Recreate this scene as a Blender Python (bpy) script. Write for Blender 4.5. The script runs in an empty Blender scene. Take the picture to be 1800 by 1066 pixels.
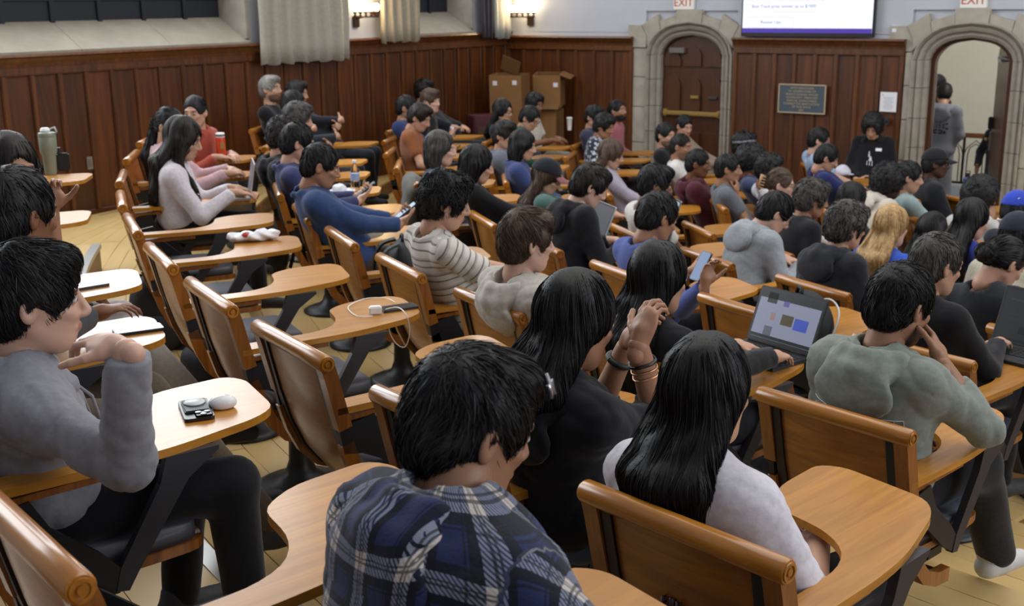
import bpy, bmesh, math, random, time
import numpy as np
from mathutils import Matrix, Vector
T0 = time.time()
rng = np.random.default_rng(7)
random.seed(7)
scene = bpy.context.scene
COL = scene.collection

# ------------------------------------------------------------------ camera
FPX = 2030.0                      # focal length in pixels of an 1800 px wide frame
CAMZ = 2.58
PITCH = math.atan(533.0 / FPX)
ROLL = math.radians(-0.66)
FW = np.array([0, math.cos(PITCH), -math.sin(PITCH)])
RT0 = np.array([1.0, 0, 0]); UP0 = np.cross(RT0, FW)
RT = RT0 * math.cos(ROLL) + UP0 * math.sin(ROLL)
UP = -RT0 * math.sin(ROLL) + UP0 * math.cos(ROLL)
cd = bpy.data.cameras.new('camera'); cam = bpy.data.objects.new('camera', cd); COL.objects.link(cam)
cd.sensor_width = 36.0; cd.lens = 36.0 * FPX / 1800.0
cd.clip_start = 0.05; cd.clip_end = 200
cam.matrix_world = Matrix(((RT[0], UP[0], -FW[0], 0), (RT[1], UP[1], -FW[1], 0), (RT[2], UP[2], -FW[2], CAMZ), (0, 0, 0, 1)))
cd.dof.use_dof = True; cd.dof.focus_distance = 3.0; cd.dof.aperture_fstop = 6.3
scene.camera = cam

# ------------------------------------------------------------------ world, daylight, exposure
w = bpy.data.worlds.new('world'); scene.world = w; w.use_nodes = True
bg = w.node_tree.nodes['Background']; bg.inputs[0].default_value = (0.88, 0.93, 1.0, 1); bg.inputs[1].default_value = 0.30
scene.view_settings.view_transform = 'Standard'; scene.view_settings.look = 'None'
scene.view_settings.gamma = 1.0; scene.view_settings.use_curve_mapping = False
scene.view_settings.exposure = 0.0

# room axes: left wall runs along UL from the corner K, front wall along VF
A54 = math.radians(54)
UL = np.array([-math.cos(A54), -math.sin(A54)]); VF = np.array([math.sin(A54), -math.cos(A54)])
K = np.array([-0.04, 16.1]); O = np.array([8.9, 10.15])   # O: centre of the seating arcs
def L2(s, off=0.0):                # point on the left wall, off metres into the room
    return K + UL * s + VF * off
def F2(t, off=0.0):                # point on the front wall, off metres into the room
    return K + VF * t + UL * off

def area(name, loc, target, sx, sy, power, color=(1, 1, 1)):
    l = bpy.data.lights.new(name, 'AREA'); l.shape = 'RECTANGLE'; l.size = sx; l.size_y = sy
    l.energy = power; l.color = color
    o = bpy.data.objects.new(name, l); COL.objects.link(o)
    o.location = loc
    d = Vector(target) - Vector(loc)
    o.rotation_euler = d.to_track_quat('-Z', 'Y').to_euler()
    return o
DAY = (0.93, 0.97, 1.0)
def winlight(name, s, wd, power):
    p = L2(s, 0.30); q = L2(s, 3.0)
    area(name, (p[0], p[1], 4.7), (q[0], q[1], 3.9), wd, 3.6, power, DAY)
winlight('daylight_window_near', 6.6, 3.6, 260)
winlight('daylight_window_corner', 1.34, 1.2, 70)
winlight('daylight_window_rear', 10.8, 3.4, 230)
pr = F2(21.0, 7.0)
area('daylight_right_windows', (pr[0], pr[1], 5.2), (2.0, 5.0, 1.0), 11.0, 4.5, 800, (0.93, 0.96, 1.0))
area('ceiling_lights', (3.2, 6.5, 7.4), (3.2, 6.5, 0), 9.0, 9.0, 560, (1.0, 0.96, 0.90))

# pixel of the photograph -> world point on a horizontal plane
def ray(x, y):
    return FW + RT * (x - 900) / FPX - UP * (y - 533) / FPX
def at(x, y, z):
    r = ray(x, y); t = (z - CAMZ) / r[2]
    p = r * t; return np.array([p[0], p[1], z])

# ------------------------------------------------------------------ materials
MATS = {}
def new_mat(name):
    m = bpy.data.materials.new(name); m.use_nodes = True
    nt = m.node_tree; b = nt.nodes['Principled BSDF']
    return m, nt, b
def link(nt, a, b): nt.links.new(a, b)
def node(nt, t, **kw):
    n = nt.nodes.new(t)
    for k, v in kw.items(): setattr(n, k, v)
    return n
def srgb(h):
    h = h.lstrip('#'); c = [int(h[i:i + 2], 16) / 255 for i in (0, 2, 4)]
    return tuple((v / 12.92 if v <= 0.04045 else ((v + 0.055) / 1.055) ** 2.4) for v in c)
def C4(c): return (c[0], c[1], c[2], 1)
def ramp(nt, stops):
    r = node(nt, 'ShaderNodeValToRGB'); e = r.color_ramp.elements
    e[0].position = stops[0][0]; e[0].color = C4(stops[0][1]); e[1].position = stops[-1][0]; e[1].color = C4(stops[-1][1])
    for p, c in stops[1:-1]:
        x = e.new(p); x.color = C4(c)
    return r
def mul(c, f): return tuple(min(1, v * f) for v in c)

def mat_plain(name, color, rough=0.5, metal=0.0, spec=0.5, noise=0.0, scale=40, bump=0.0, sheen=0.0, coat=0.0):
    if name in MATS: return MATS[name]
    m, nt, b = new_mat(name)
    b.inputs['Base Color'].default_value = C4(color); b.inputs['Roughness'].default_value = rough
    b.inputs['Metallic'].default_value = metal; b.inputs['Specular IOR Level'].default_value = spec
    b.inputs['Sheen Weight'].default_value = sheen; b.inputs['Coat Weight'].default_value = coat
    if noise or bump:
        tc = node(nt, 'ShaderNodeTexCoord'); n = node(nt, 'ShaderNodeTexNoise'); n.inputs['Scale'].default_value = scale
        n.inputs['Detail'].default_value = 4; link(nt, tc.outputs['Object'], n.inputs['Vector'])
        if noise:
            r = ramp(nt, [(0.3, mul(color, 1 - noise)), (0.7, mul(color, 1 + noise))])
            link(nt, n.outputs['Fac'], r.inputs[0]); link(nt, r.outputs[0], b.inputs['Base Color'])
        if bump:
            bp = node(nt, 'ShaderNodeBump'); bp.inputs['Strength'].default_value = bump; bp.inputs['Distance'].default_value = 0.01
            link(nt, n.outputs['Fac'], bp.inputs['Height']); link(nt, bp.outputs[0], b.inputs['Normal'])
    MATS[name] = m; return m

def mat_wood(name, dark, light, axis='Z', scale=1.0, rough=0.3, coat=0.3, contrast=1.0, perobj=0.12, bump=0.08):
    if name in MATS: return MATS[name]
    m, nt, b = new_mat(name)
    tc = node(nt, 'ShaderNodeTexCoord'); mp = node(nt, 'ShaderNodeMapping')
    oi = node(nt, 'ShaderNodeObjectInfo')
    off = node(nt, 'ShaderNodeVectorMath', operation='SCALE'); off.inputs[0].default_value = (7.3, 3.1, 5.7)
    link(nt, oi.outputs['Random'], off.inputs['Scale'])
    link(nt, off.outputs[0], mp.inputs['Location'])
    s = {'X': (1.2, 16, 16), 'Y': (16, 1.2, 16), 'Z': (16, 16, 1.2)}[axis]
    mp.inputs['Scale'].default_value = tuple(v * scale for v in s)
    link(nt, tc.outputs['Object'], mp.inputs['Vector'])
    n = node(nt, 'ShaderNodeTexNoise'); n.inputs['Scale'].default_value = 2.2; n.inputs['Detail'].default_value = 6; n.inputs['Distortion'].default_value = 1.2
    link(nt, mp.outputs[0], n.inputs['Vector'])
    r = ramp(nt, [(0.30, dark), (0.5, tuple((a + c) / 2 for a, c in zip(dark, light))), (0.70, light)])
    link(nt, n.outputs['Fac'], r.inputs[0])
    hv = node(nt, 'ShaderNodeHueSaturation')
    mr = node(nt, 'ShaderNodeMapRange'); mr.inputs['To Min'].default_value = 1 - perobj; mr.inputs['To Max'].default_value = 1 + perobj
    link(nt, oi.outputs['Random'], mr.inputs['Value']); link(nt, mr.outputs[0], hv.inputs['Value'])
    link(nt, r.outputs[0], hv.inputs['Color']); link(nt, hv.outputs[0], b.inputs['Base Color'])
    b.inputs['Roughness'].default_value = rough; b.inputs['Coat Weight'].default_value = coat; b.inputs['Coat Roughness'].default_value = 0.18
    bp = node(nt, 'ShaderNodeBump'); bp.inputs['Strength'].default_value = bump; bp.inputs['Distance'].default_value = 0.005
    link(nt, n.outputs['Fac'], bp.inputs['Height']); link(nt, bp.outputs[0], b.inputs['Normal'])
    MATS[name] = m; return m

OAK = mat_wood('oak', srgb('8c5414'), srgb('b27423'), 'X', 1.0, 0.28, 0.5)
OAKP = mat_wood('oak_panel', srgb('804c15'), srgb('a2651f'), 'X', 1.2, 0.34, 0.35)
OAKT = mat_wood('oak_tablet', srgb('a0681c'), srgb('ba7f2a'), 'Y', 1.0, 0.36, 0.25)
OAKD = mat_wood('oak_post', srgb('744012'), srgb('985c1c'), 'Z', 1.0, 0.32, 0.4)
PANEL = mat_wood('wainscot_panel', srgb('3b1c09'), srgb('5d300d'), 'Z', 0.45, 0.42, 0.15, perobj=0.22)
STILE = mat_wood('wainscot_stile', srgb('41210b'), srgb('683a11'), 'Z', 0.6, 0.42, 0.15, perobj=0.1)
DOORW = mat_wood('door_wood', srgb('3a1f0e'), srgb('4f2a10'), 'Z', 0.6, 0.38, 0.2, perobj=0.06)
PLANK = mat_wood('floor_plank', srgb('c9aa70'), srgb('cfb178'), 'X', 0.30, 0.38, 0.12, perobj=0.035, bump=0.01)
BLACKM = mat_plain('black_metal', srgb('1c1c1f'), 0.42, 0.2, 0.5)
GREYM = mat_plain('dark_grey_metal', srgb('33343a'), 0.38, 0.3, 0.5)
VINYL = mat_plain('grey_vinyl', srgb('4b4d57'), 0.42, 0, 0.5, 0.06, 90, 0.05)
PLASTER = mat_plain('pale_plaster', srgb('b6bac4'), 0.85, 0, 0.2, 0.02, 6, 0.03)
CREAM = mat_plain('cream_plaster', srgb('cbc7b8'), 0.85, 0, 0.2, 0.02, 6, 0.03)
STONE = mat_plain('limestone', srgb('a39d92'), 0.85, 0, 0.2, 0.14, 7, 0.25)
BRASS = mat_plain('brass', srgb('b3975a'), 0.35, 0.7)
STEEL = mat_plain('brushed_steel', srgb('9a9c9f'), 0.35, 0.9)
WHITE = mat_plain('white_plastic', srgb('e6e6e6'), 0.4)
PAPER = mat_plain('white_paper', srgb('dcdde4'), 0.8)
DARKP = mat_plain('dark_plastic', srgb('15161a'), 0.35)
NOSING = mat_plain('nosing_metal', srgb('b4b4b2'), 0.35, 0.8)
def mat_emit(name, color, strength):
    if name in MATS: return MATS[name]
    m, nt, b = new_mat(name)
    b.inputs['Base Color'].default_value = C4(mul(color, 0.08)); b.inputs['Roughness'].default_value = 0.35; b.inputs['Emission Color'].default_value = C4(color)
    b.inputs['Emission Strength'].default_value = strength; MATS[name] = m; return m
def mat_glass(name, color, rough=0.05, alpha=0.35):
    if name in MATS: return MATS[name]
    m, nt, b = new_mat(name)
    b.inputs['Base Color'].default_value = C4(color); b.inputs['Roughness'].default_value = rough
    b.inputs['Transmission Weight'].default_value = 1.0; b.inputs['IOR'].default_value = 1.2
    MATS[name] = m; return m

def mat_cloth(color, kind='cloth'):
    key = kind + '_%02x%02x%02x' % tuple(int(255 * v) for v in color)
    return mat_plain(key, color, 0.85, 0, 0.15, 0.10, 60, 0.12, sheen=0.15)
def mat_attr(name, attr, rough, spec=0.4, sss=0.0):
    if name in MATS: return MATS[name]
    m, nt, b = new_mat(name)
    a = node(nt, 'ShaderNodeAttribute'); a.attribute_name = attr
    link(nt, a.outputs['Color'], b.inputs['Base Color']); b.inputs['Roughness'].default_value = rough
    b.inputs['Specular IOR Level'].default_value = spec
    MATS[name] = m; return m
SKIN = mat_attr('skin', 'tone', 0.48, 0.4)
def mat_hair(color, rough=0.56):
    key = 'hair_%02x%02x%02x' % tuple(int(255 * v ** 0.45) for v in color)
    if key in MATS: return MATS[key]
    m, nt, b = new_mat(key)
    tc = node(nt, 'ShaderNodeTexCoord'); n = node(nt, 'ShaderNodeTexNoise'); n.inputs['Scale'].default_value = 55; n.inputs['Detail'].default_value = 3
    link(nt, tc.outputs['Object'], n.inputs['Vector'])
    r = ramp(nt, [(0.35, mul(color, 0.8)), (0.65, mul(color, 1.25))]); link(nt, n.outputs['Fac'], r.inputs[0])
    link(nt, r.outputs[0], b.inputs['Base Color'])
    b.inputs['Roughness'].default_value = rough; b.inputs['Specular IOR Level'].default_value = 0.36
    MATS[key] = m; return m

# ------------------------------------------------------------------ mesh helpers
def mesh_np(name, V, Fq, smooth=True):
    V = np.asarray(V, np.float32); Fq = np.asarray(Fq, np.int32)
    me = bpy.data.meshes.new(name); n = len(V); k = Fq.shape[1]; f = len(Fq)
    me.vertices.add(n); me.vertices.foreach_set('co', V.ravel())
    me.loops.add(f * k); me.loops.foreach_set('vertex_index', Fq.ravel())
    me.polygons.add(f); me.polygons.foreach_set('loop_start', np.arange(0, f * k, k, dtype=np.int32))
    me.update(calc_edges=True); me.validate()
    me.polygons.foreach_set('use_smooth', np.full(f, bool(smooth)))
    return me
def link_obj(name, me, mat=None, parent=None, loc=None, rotz=None):
    o = bpy.data.objects.new(name, me); COL.objects.link(o)
    if mat is not None and len(me.materials) == 0: me.materials.append(mat)
    if parent is not None: o.parent = parent
    if loc is not None: o.location = loc
    if rotz is not None: o.rotation_euler = (0, 0, rotz)
    return o
def tag(o, label=None, cat=None, group=None, kind=None):
    if label: o['label'] = label
    if cat: o['category'] = cat
    if group: o['group'] = group
    if kind: o['kind'] = kind
    return o
def empty(name, loc=(0, 0, 0), rotz=0):
    o = bpy.data.objects.new(name, None); COL.objects.link(o); o.location = loc; o.rotation_euler = (0, 0, rotz)
    o.empty_display_size = 0.1
    return o
def bm_obj(name, bm, mat, parent=None, loc=None, rotz=None, smooth=False, bevel=0, seg=2):
    if bevel:
        bmesh.ops.bevel(bm, geom=[e for e in bm.edges if len(e.link_faces) == 2 and e.calc_face_angle() > 0.5], offset=bevel, segments=seg, affect='EDGES', clamp_overlap=True)
    bmesh.ops.recalc_face_normals(bm, faces=bm.faces)
    me = bpy.data.meshes.new(name); bm.to_mesh(me); bm.free()
    if smooth:
        me.polygons.foreach_set('use_smooth', np.ones(len(me.polygons), bool))
    return link_obj(name, me, mat, parent, loc, rotz)
def add_box(bm, c, s, M=None):
    r = bmesh.ops.create_cube(bm, size=1.0)
    for v in r['verts']:
        v.co = Vector((v.co.x * s[0] + c[0], v.co.y * s[1] + c[1], v.co.z * s[2] + c[2]))
        if M is not None: v.co = M @ v.co
    return r['verts']
def box(name, c, s, mat, parent=None, bevel=0.004, rotz=None, loc=None):
    bm = bmesh.new(); add_box(bm, c, s); return bm_obj(name, bm, mat, parent, loc=loc, rotz=rotz, bevel=bevel, smooth=False)
def add_prism(bm, pts, z0, z1, M=None):
    a = [bm.verts.new((p[0], p[1], z0)) for p in pts]; b = [bm.verts.new((p[0], p[1], z1)) for p in pts]
    n = len(pts)
    bm.faces.new(list(reversed(a))); bm.faces.new(b)
    for i in range(n): bm.faces.new((a[i], a[(i + 1) % n], b[(i + 1) % n], b[i]))
    if M is not None:
        for v in a + b: v.co = M @ v.co
def add_lathe(bm, prof, seg=20, c=(0, 0, 0), M=None):
    rings = []
    for r, z in prof:
        rings.append([bm.verts.new((c[0] + max(r, 1e-4) * math.cos(2 * math.pi * i / seg), c[1] + max(r, 1e-4) * math.sin(2 * math.pi * i / seg), c[2] + z)) for i in range(seg)])
    for a, b in zip(rings, rings[1:]):
        for i in range(seg): bm.faces.new((a[i], a[(i + 1) % seg], b[(i + 1) % seg], b[i]))
    bm.faces.new(list(reversed(rings[0]))); bm.faces.new(rings[-1])
    if M is not None:
        for rr in rings:
            for v in rr: v.co = M @ v.co
def add_tube(bm, pts, rad, seg=8, cap=True):
    pts = [Vector(p) for p in pts]; n = len(pts)
    if not hasattr(rad, '__len__'): rad = [rad] * n
    rings = []; up = Vector((0, 0, 1))
    prev = None
    for i, p in enumerate(pts):
        d = (pts[min(i + 1, n - 1)] - pts[max(i - 1, 0)]).normalized()
        if prev is None:
            a = d.cross(up); a = a.normalized() if a.length > 1e-3 else d.cross(Vector((1, 0, 0))).normalized()
        else:
            a = (prev - d * prev.dot(d)).normalized()
        prev = a; b = d.cross(a)
        rings.append([bm.verts.new(p + (a * math.cos(2 * math.pi * k / seg) + b * math.sin(2 * math.pi * k / seg)) * rad[i]) for k in range(seg)])
    for A, B in zip(rings, rings[1:]):
        for k in range(seg): bm.faces.new((A[k], A[(k + 1) % seg], B[(k + 1) % seg], B[k]))
    if cap:
        bm.faces.new(list(reversed(rings[0]))); bm.faces.new(rings[-1])
def add_bar(bm, pts, wd, th, side=Vector((1, 0, 0))):
    """flat bar of width wd along side and thickness th, swept through pts"""
    pts = [Vector(p) for p in pts]; n = len(pts); rings = []
    ws = wd if hasattr(wd, '__len__') else [wd] * n
    for i, p in enumerate(pts):
        d = (pts[min(i + 1, n - 1)] - pts[max(i - 1, 0)]).normalized(); nn = d.cross(side).normalized()
        q = ws[i] / 2
        rings.append([bm.verts.new(p + side * a * q + nn * b * th / 2) for a, b in ((-1, -1), (1, -1), (1, 1), (-1, 1))])
    for A, B in zip(rings, rings[1:]):
        for k in range(4): bm.faces.new((A[k], A[(k + 1) % 4], B[(k + 1) % 4], B[k]))
    bm.faces.new(list(reversed(rings[0]))); bm.faces.new(rings[-1])
def rounded(pts, rad, seg=4):
    out = []; n = len(pts)
    for i in range(n):
        p = Vector(pts[i]); a = Vector(pts[i - 1]); b = Vector(pts[(i + 1) % n]); r = rad[i] if hasattr(rad, '__len__') else rad
        if r <= 0: out.append((p.x, p.y)); continue
        da = (a - p); db = (b - p); r = min(r, da.length * 0.48, db.length * 0.48)
        p0 = p + da.normalized() * r; p1 = p + db.normalized() * r
        for k in range(seg + 1):
            u = k / seg; q = p0 * (1 - u) ** 2 + p * 2 * u * (1 - u) + p1 * u * u; out.append((q.x, q.y))
    return out
def text_mesh(name, s, size, mat, parent, M, align='CENTER', depth=0.0008, spacing=1.0):
    c = bpy.data.curves.new(name, 'FONT'); c.body = s; c.size = size; c.align_x = align; c.align_y = 'CENTER'; c.extrude = depth; c.space_character = spacing; c.resolution_u = 2
    t = bpy.data.objects.new(name + '_tmp', c); COL.objects.link(t)
    dg = bpy.context.evaluated_depsgraph_get(); me = bpy.data.meshes.new_from_object(t.evaluated_get(dg))
    bpy.data.objects.remove(t); bpy.data.curves.remove(c)
    me.transform(M); me.materials.clear(); me.name = name
    return link_obj(name, me, mat, parent)
# ------------------------------------------------------------------ tiers of the floor
TH = np.array([-45, -25, -15, -8, 0, 8, 16, 25, 35, 45, 62.0])
RB = np.array([13.0, 12.5, 12.2, 12.05, 11.9, 11.76, 11.7, 11.69, 11.68, 11.72, 11.72])
ROWR = {
    'A': RB + 1.13, 'B': RB,
    'C': np.array([12.0, 11.5, 11.3, 11.15, 11.0, 10.84, 10.72, 10.63, 10.56, 10.52, 10.5]),
    'D': np.array([11.1, 10.7, 10.5, 10.2, 9.92, 9.7, 9.55, 9.47, 9.38, 9.3, 9.25]),
    'E': np.array([10.1, 9.7, 9.45, 9.2, 9.0, 8.8, 8.6, 8.47, 8.38, 8.3, 8.25]),
    'F': np.array([9.1, 8.8, 8.55, 8.3, 8.1, 7.95, 7.75, 7.55, 7.4, 7.3, 7.25]),
    'G': np.array([8.2, 7.9, 7.6, 7.4, 7.2, 7.0, 6.8, 6.6, 6.4, 6.3, 6.3]),
    'H': np.array([7.2, 6.9, 6.6, 6.4, 6.2, 6.0, 5.8, 5.6, 5.4, 5.3, 5.3])}
FLOORZ = {'A': 0.89, 'B': 0.70, 'C': 0.54, 'D': 0.39, 'E': 0.25, 'F': 0.12, 'G': 0.02, 'H': 0.0, 'L': -0.2}
RAILZ = 0.86
ROWS = 'ABCDEFGH'
def rowR(r, th): return float(np.interp(th, TH, ROWR[r]))
def polar(th, R):
    a = math.radians(th); return O - R * np.array([math.cos(a), math.sin(a)])
def to_polar(p):
    v = O - np.asarray(p)[:2]; return math.degrees(math.atan2(v[1], v[0])), float(np.hypot(*v))
def wallR(th):
    a = math.radians(th); d = np.array([math.cos(a), math.sin(a)]); q = VF @ d
    return (VF @ (O - K)) / q - 0.01 if q > 0.02 else 99
def edge(k, th):           # rear edge radius of the tier of row k
    r = {'A': ROWR['A'] + 1.6}.get(k, ROWR[k] + 0.30)
    return min(float(np.interp(th, TH, r)), wallR(th))

floor = box('floor', (8.0, 7.0, -0.31), (30, 24, 0.2), mat_plain('concrete_slab', srgb('6d675c'), 0.9), bevel=0)
tag(floor, kind='structure')
def sector(th0, th1, f_in, f_out, z0, z1, nseg):
    V = []; F = []
    for i in range(nseg + 1):
        th = th0 + (th1 - th0) * i / nseg
        for R in (f_in(th), f_out(th)):
            p = polar(th, R); V += [(p[0], p[1], z1), (p[0], p[1], z0)]
    for i in range(nseg):
        a = 4 * i; b = a + 4
        F += [(a, b, b + 2, a + 2), (a + 1, a + 3, b + 3, b + 1), (a, a + 1, b + 1, b), (a + 2, b + 2, b + 3, a + 3)]
    F += [(0, 2, 3, 1), (4 * nseg, 4 * nseg + 1, 4 * nseg + 3, 4 * nseg + 2)]
    return np.array(V), np.array(F)
RISER = mat_wood('riser_wood', srgb('6d4a24'), srgb('8d6735'), 'Z', 0.4, 0.5, 0.1)
planks = []
for i, k in enumerate(ROWS):
    z = FLOORZ[k]; nxt = ROWS[i + 1] if i + 1 < len(ROWS) else None
    fin = (lambda th, n=nxt: edge(n, th)) if nxt else (lambda th: 0.45)
    fout = lambda th, k=k: edge(k, th)
    lo = 9.0 if k == 'A' else (-34.0 if k in 'BCDEFG' else -33.0)
    segs = [(lo, 60.0)] if k != 'B' else [(lo, 60.0)]
    # body of the step
    V, F = sector(lo, 60.0, fin, fout, -0.25, z - 0.02, 40)
    o = link_obj('step', mesh_np('step', V, F, False), RISER, floor, loc=(-8 + 8, 0, 0))
    if nxt and k in 'A':
        V, F = sector(lo, 60.0, lambda th: fin(th) - 0.012, lambda th: fin(th) + 0.05, z - 0.03, z + 0.004, 40)
        link_obj('step_nosing', mesh_np('step_nosing', V, F, False), NOSING, floor)
    if k == 'B':      # the landing behind the end of the last row
        V, F = sector(-34, 9.0, lambda th: edge('B', th) - 0.001, lambda th: min(edge('A', th), wallR(th)), -0.25, z - 0.02, 24)
        link_obj('step', mesh_np('step', V, F, False), RISER, floor)
    n = 8 if k != 'H' else 24
    zones = [(lo, 60.0, fin, fout, n)]
    if k == 'B': zones.append((-34, 9.0, lambda th: edge('B', th), lambda th: edge('A', th), 12))
    for lo_, hi_, fi, fo, nn in zones:
        for j in range(nn):
            dth = math.degrees(1.9 / max(2.0, fi(20) + 0.5))
            th = lo_ - dth * random.random()
            while th < hi_:
                a = max(th, lo_); b = min(th + dth, hi_)
                if b - a > 0.4: planks.append((k, a, b, j, nn, fi, fo, z))
                th += dth
cand = []
for pk in planks:
    k, a, b, j, nn, fi, fo, z = pk
    m = (a + b) / 2; u = (j + 0.5) / nn; R = fi(m) * (1 - u) + fo(m) * u; p = polar(m, R)
    if (p - K) @ VF < 0.06 or fo(m) - fi(m) < 0.05: continue
    q = np.array([p[0], p[1], z - CAMZ]); d = q @ FW
    if d < 0.6: continue
    x = 900 + FPX * (q @ RT) / d; y = 533 - FPX * (q @ UP) / d
    if -250 < x < 2050 and 100 < y < 1400: cand.append((d, pk, m, p))
cand.sort(key=lambda c: c[0])
SV = []; SF = []; sn = 0
for idx, (d, (k, a, b, j, nn, fi, fo, z), m, p) in enumerate(cand):
    g = 0.0016; gth = math.degrees(0.002 / 8)
    f0 = lambda th: fi(th) + (fo(th) - fi(th)) * j / nn + g
    f1 = lambda th: fi(th) + (fo(th) - fi(th)) * (j + 1) / nn - g
    V, F = sector(a + gth, b - gth, f0, f1, z - 0.022, z + random.uniform(-0.0008, 0.0008), 4)
    if idx < 300:
        al = math.radians(m + 90); c, s = math.cos(-al), math.sin(-al)
        W = V - np.array([p[0], p[1], 0]); W = np.stack([W[:, 0] * c - W[:, 1] * s, W[:, 0] * s + W[:, 1] * c, W[:, 2]], -1)
        link_obj('plank', mesh_np('plank', W, F, False), PLANK, floor, loc=(p[0], p[1], 0), rotz=al)
    else:
        SV.append(V); SF.append(F + sn); sn += len(V)
if SV:
    o = link_obj('far_planks', mesh_np('far_planks', np.concatenate(SV), np.concatenate(SF), False), PLANK, floor); o['kind'] = 'stuff'

# ------------------------------------------------------------------ walls
RZF = math.radians(-36); RZL = math.radians(54); KK = (K[0], K[1], 0)
def shared_panel(w_, h_, cache={}):
    key = (round(w_, 3), round(h_, 3))
    if key not in cache:
        bm = bmesh.new()     # raised-edge recessed panel, front towards -y
        add_box(bm, (0, 0.0, 0), (w_, 0.02, h_))
        f = min(bm.faces, key=lambda f: f.calc_center_median().y)
        bmesh.ops.inset_individual(bm, faces=[f], thickness=0.014, depth=-0.006)
        bmesh.ops.inset_individual(bm, faces=[f], thickness=0.006, depth=0.004)
        bmesh.ops.recalc_face_normals(bm, faces=bm.faces)
        me = bpy.data.meshes.new('panel'); bm.to_mesh(me); bm.free(); me.materials.append(PANEL); cache[key] = me
    return cache[key]
def wainscot(wall, x0, x1, n, zb, zt, pitch=None):
    """panels and stiles from x0 to x1, wall face at y=0, room towards -y"""
    pw = (x1 - x0) / n; sw = 0.055
    box('backing', ((x0 + x1) / 2, -0.012, (zb + zt) / 2), (x1 - x0, 0.02, zt - zb), STILE, wall, bevel=0)
    zp0 = zb + 0.22; zp1 = zt - 0.18
    for i in range(n):
        o = link_obj('panel', shared_panel(pw - sw + 0.006, zp1 - zp0), None, wall, loc=(x0 + pw * (i + 0.5), -0.030, (zp0 + zp1) / 2))
    bm = bmesh.new(); add_box(bm, (0, 0, 0), (sw, 0.045, zp1 - zp0)); me = None
    for i in range(n + 1):
        if me is None:
            o = bm_obj('stile', bm, STILE, wall, bevel=0.008); me = o.data
        else: o = link_obj('stile', me, None, wall)
        o.location = (x0 + pw * i, -0.042, (zp0 + zp1) / 2)
    box('top_rail', ((x0 + x1) / 2, -0.042, zp1 + 0.035), (x1 - x0 + sw, 0.05, 0.07), STILE, wall, bevel=0.008)
    box('base_rail', ((x0 + x1) / 2, -0.045, zb + 0.11), (x1 - x0 + sw, 0.056, 0.22), STILE, wall, bevel=0.012)
    # moulded cap
    prof = [(0, zt), (-0.115, zt), (-0.125, zt - 0.02), (-0.10, zt - 0.035), (-0.085, zt - 0.06), (-0.065, zt - 0.085), (-0.062, zt - 0.11), (0, zt - 0.11)]
    bm = bmesh.new()
    M = Matrix(((0, 0, 1, 0), (1, 0, 0, 0), (0, 1, 0, 0), (0, 0, 0, 1)))
    add_prism(bm, prof, x0 - 0.03, x1 + 0.03, M); bm_obj('cap_moulding', bm, STILE, wall)

# left wall: local x = -s (corner at 0, camera side negative)
ZT = 2.17
bm = bmesh.new()
def wl(x0, x1, z0, z1): add_box(bm, ((x0 + x1) / 2, 0.25, (z0 + z1) / 2), (x1 - x0, 0.5, z1 - z0))
wl(-13.0, 0.5, -0.2, ZT - 0.012); wl(-0.72, 0.5, ZT - 0.012, 7.2); wl(-4.56, -1.98, ZT - 0.012, 7.2); wl(-9.1, -8.6, ZT - 0.012, 7.2); wl(-13, -12.5, ZT - 0.012, 7.2)
wl(-13, 0.5, 6.6, 7.2)
wall_left = bm_obj('wall_left', bm, PLASTER, loc=KK, rotz=RZL); tag(wall_left, kind='structure')
wainscot(wall_left, -8.76, -0.04, 32, 0.5, ZT)
def window(n, x0, x1, npan):
    wn = empty('window_%d' % n, KK, RZL); tag(wn, kind='structure')
    # sloping stone sill in blocks
    nb = max(1, int(round((x1 - x0) / 1.0))); bwid = (x1 - x0) / nb
    M = Matrix(((0, 0, 1, 0), (1, 0, 0, 0), (0, 1, 0, 0), (0, 0, 0, 1)))
    for i in range(nb):
        bm = bmesh.new(); prof = [(-0.03, ZT - 0.01), (-0.03, ZT + 0.02), (0.0, ZT + 0.035), (0.40, ZT + 0.27), (0.40, ZT - 0.01)]
        add_prism(bm, prof, x0 + bwid * i + 0.002, x0 + bwid * (i + 1) - 0.002, M)
        bm_obj('sill_stone', bm, STONE_SILL, wn, bevel=0.004)
    fr = mat_plain('window_steel', srgb('23262e'), 0.45, 0.2)
    zb = ZT + 0.25
    box('lower_panel', ((x0 + x1) / 2, 0.42, zb + 0.10), (x1 - x0, 0.05, 0.20), fr, wn, bevel=0.006)
    pw = (x1 - x0) / npan
    for i in range(npan + 1):
        box('mullion', (x0 + pw * i, 0.41, zb + 2.1), (0.05, 0.08, 4.2), fr, wn, bevel=0.004)
    for zz in (zb + 0.22, zb + 1.3, zb + 2.4, zb + 3.5, zb + 4.2):
        box('transom', ((x0 + x1) / 2, 0.405, zz), (x1 - x0, 0.06, 0.045), fr, wn, bevel=0.004)
    g = mat_glass('window_glass', (0.92, 0.96, 1.0), 0.02)
    for i in range(npan):
        for j, (za, zc) in enumerate(((0.22, 1.3), (1.3, 2.4), (2.4, 3.5), (3.5, 4.2))):
            box('pane', (x0 + pw * (i + 0.5), 0.43, zb + (za + zc) / 2), (pw - 0.05, 0.006, zc - za - 0.04), g, wn, bevel=0)
    for x in (x0, x1):
        bm = bmesh.new(); s = 1 if x == x0 else -1
        add_box(bm, (x + s * 0.02, 0.2, zb + 2.0), (0.05, 0.42, 4.4)); bm_obj('reveal', bm, STONE, wn)
STONE_SILL = mat_plain('sill_stone', srgb('948d80'), 0.8, 0, 0.25, 0.10, 5, 0.15)
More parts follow.
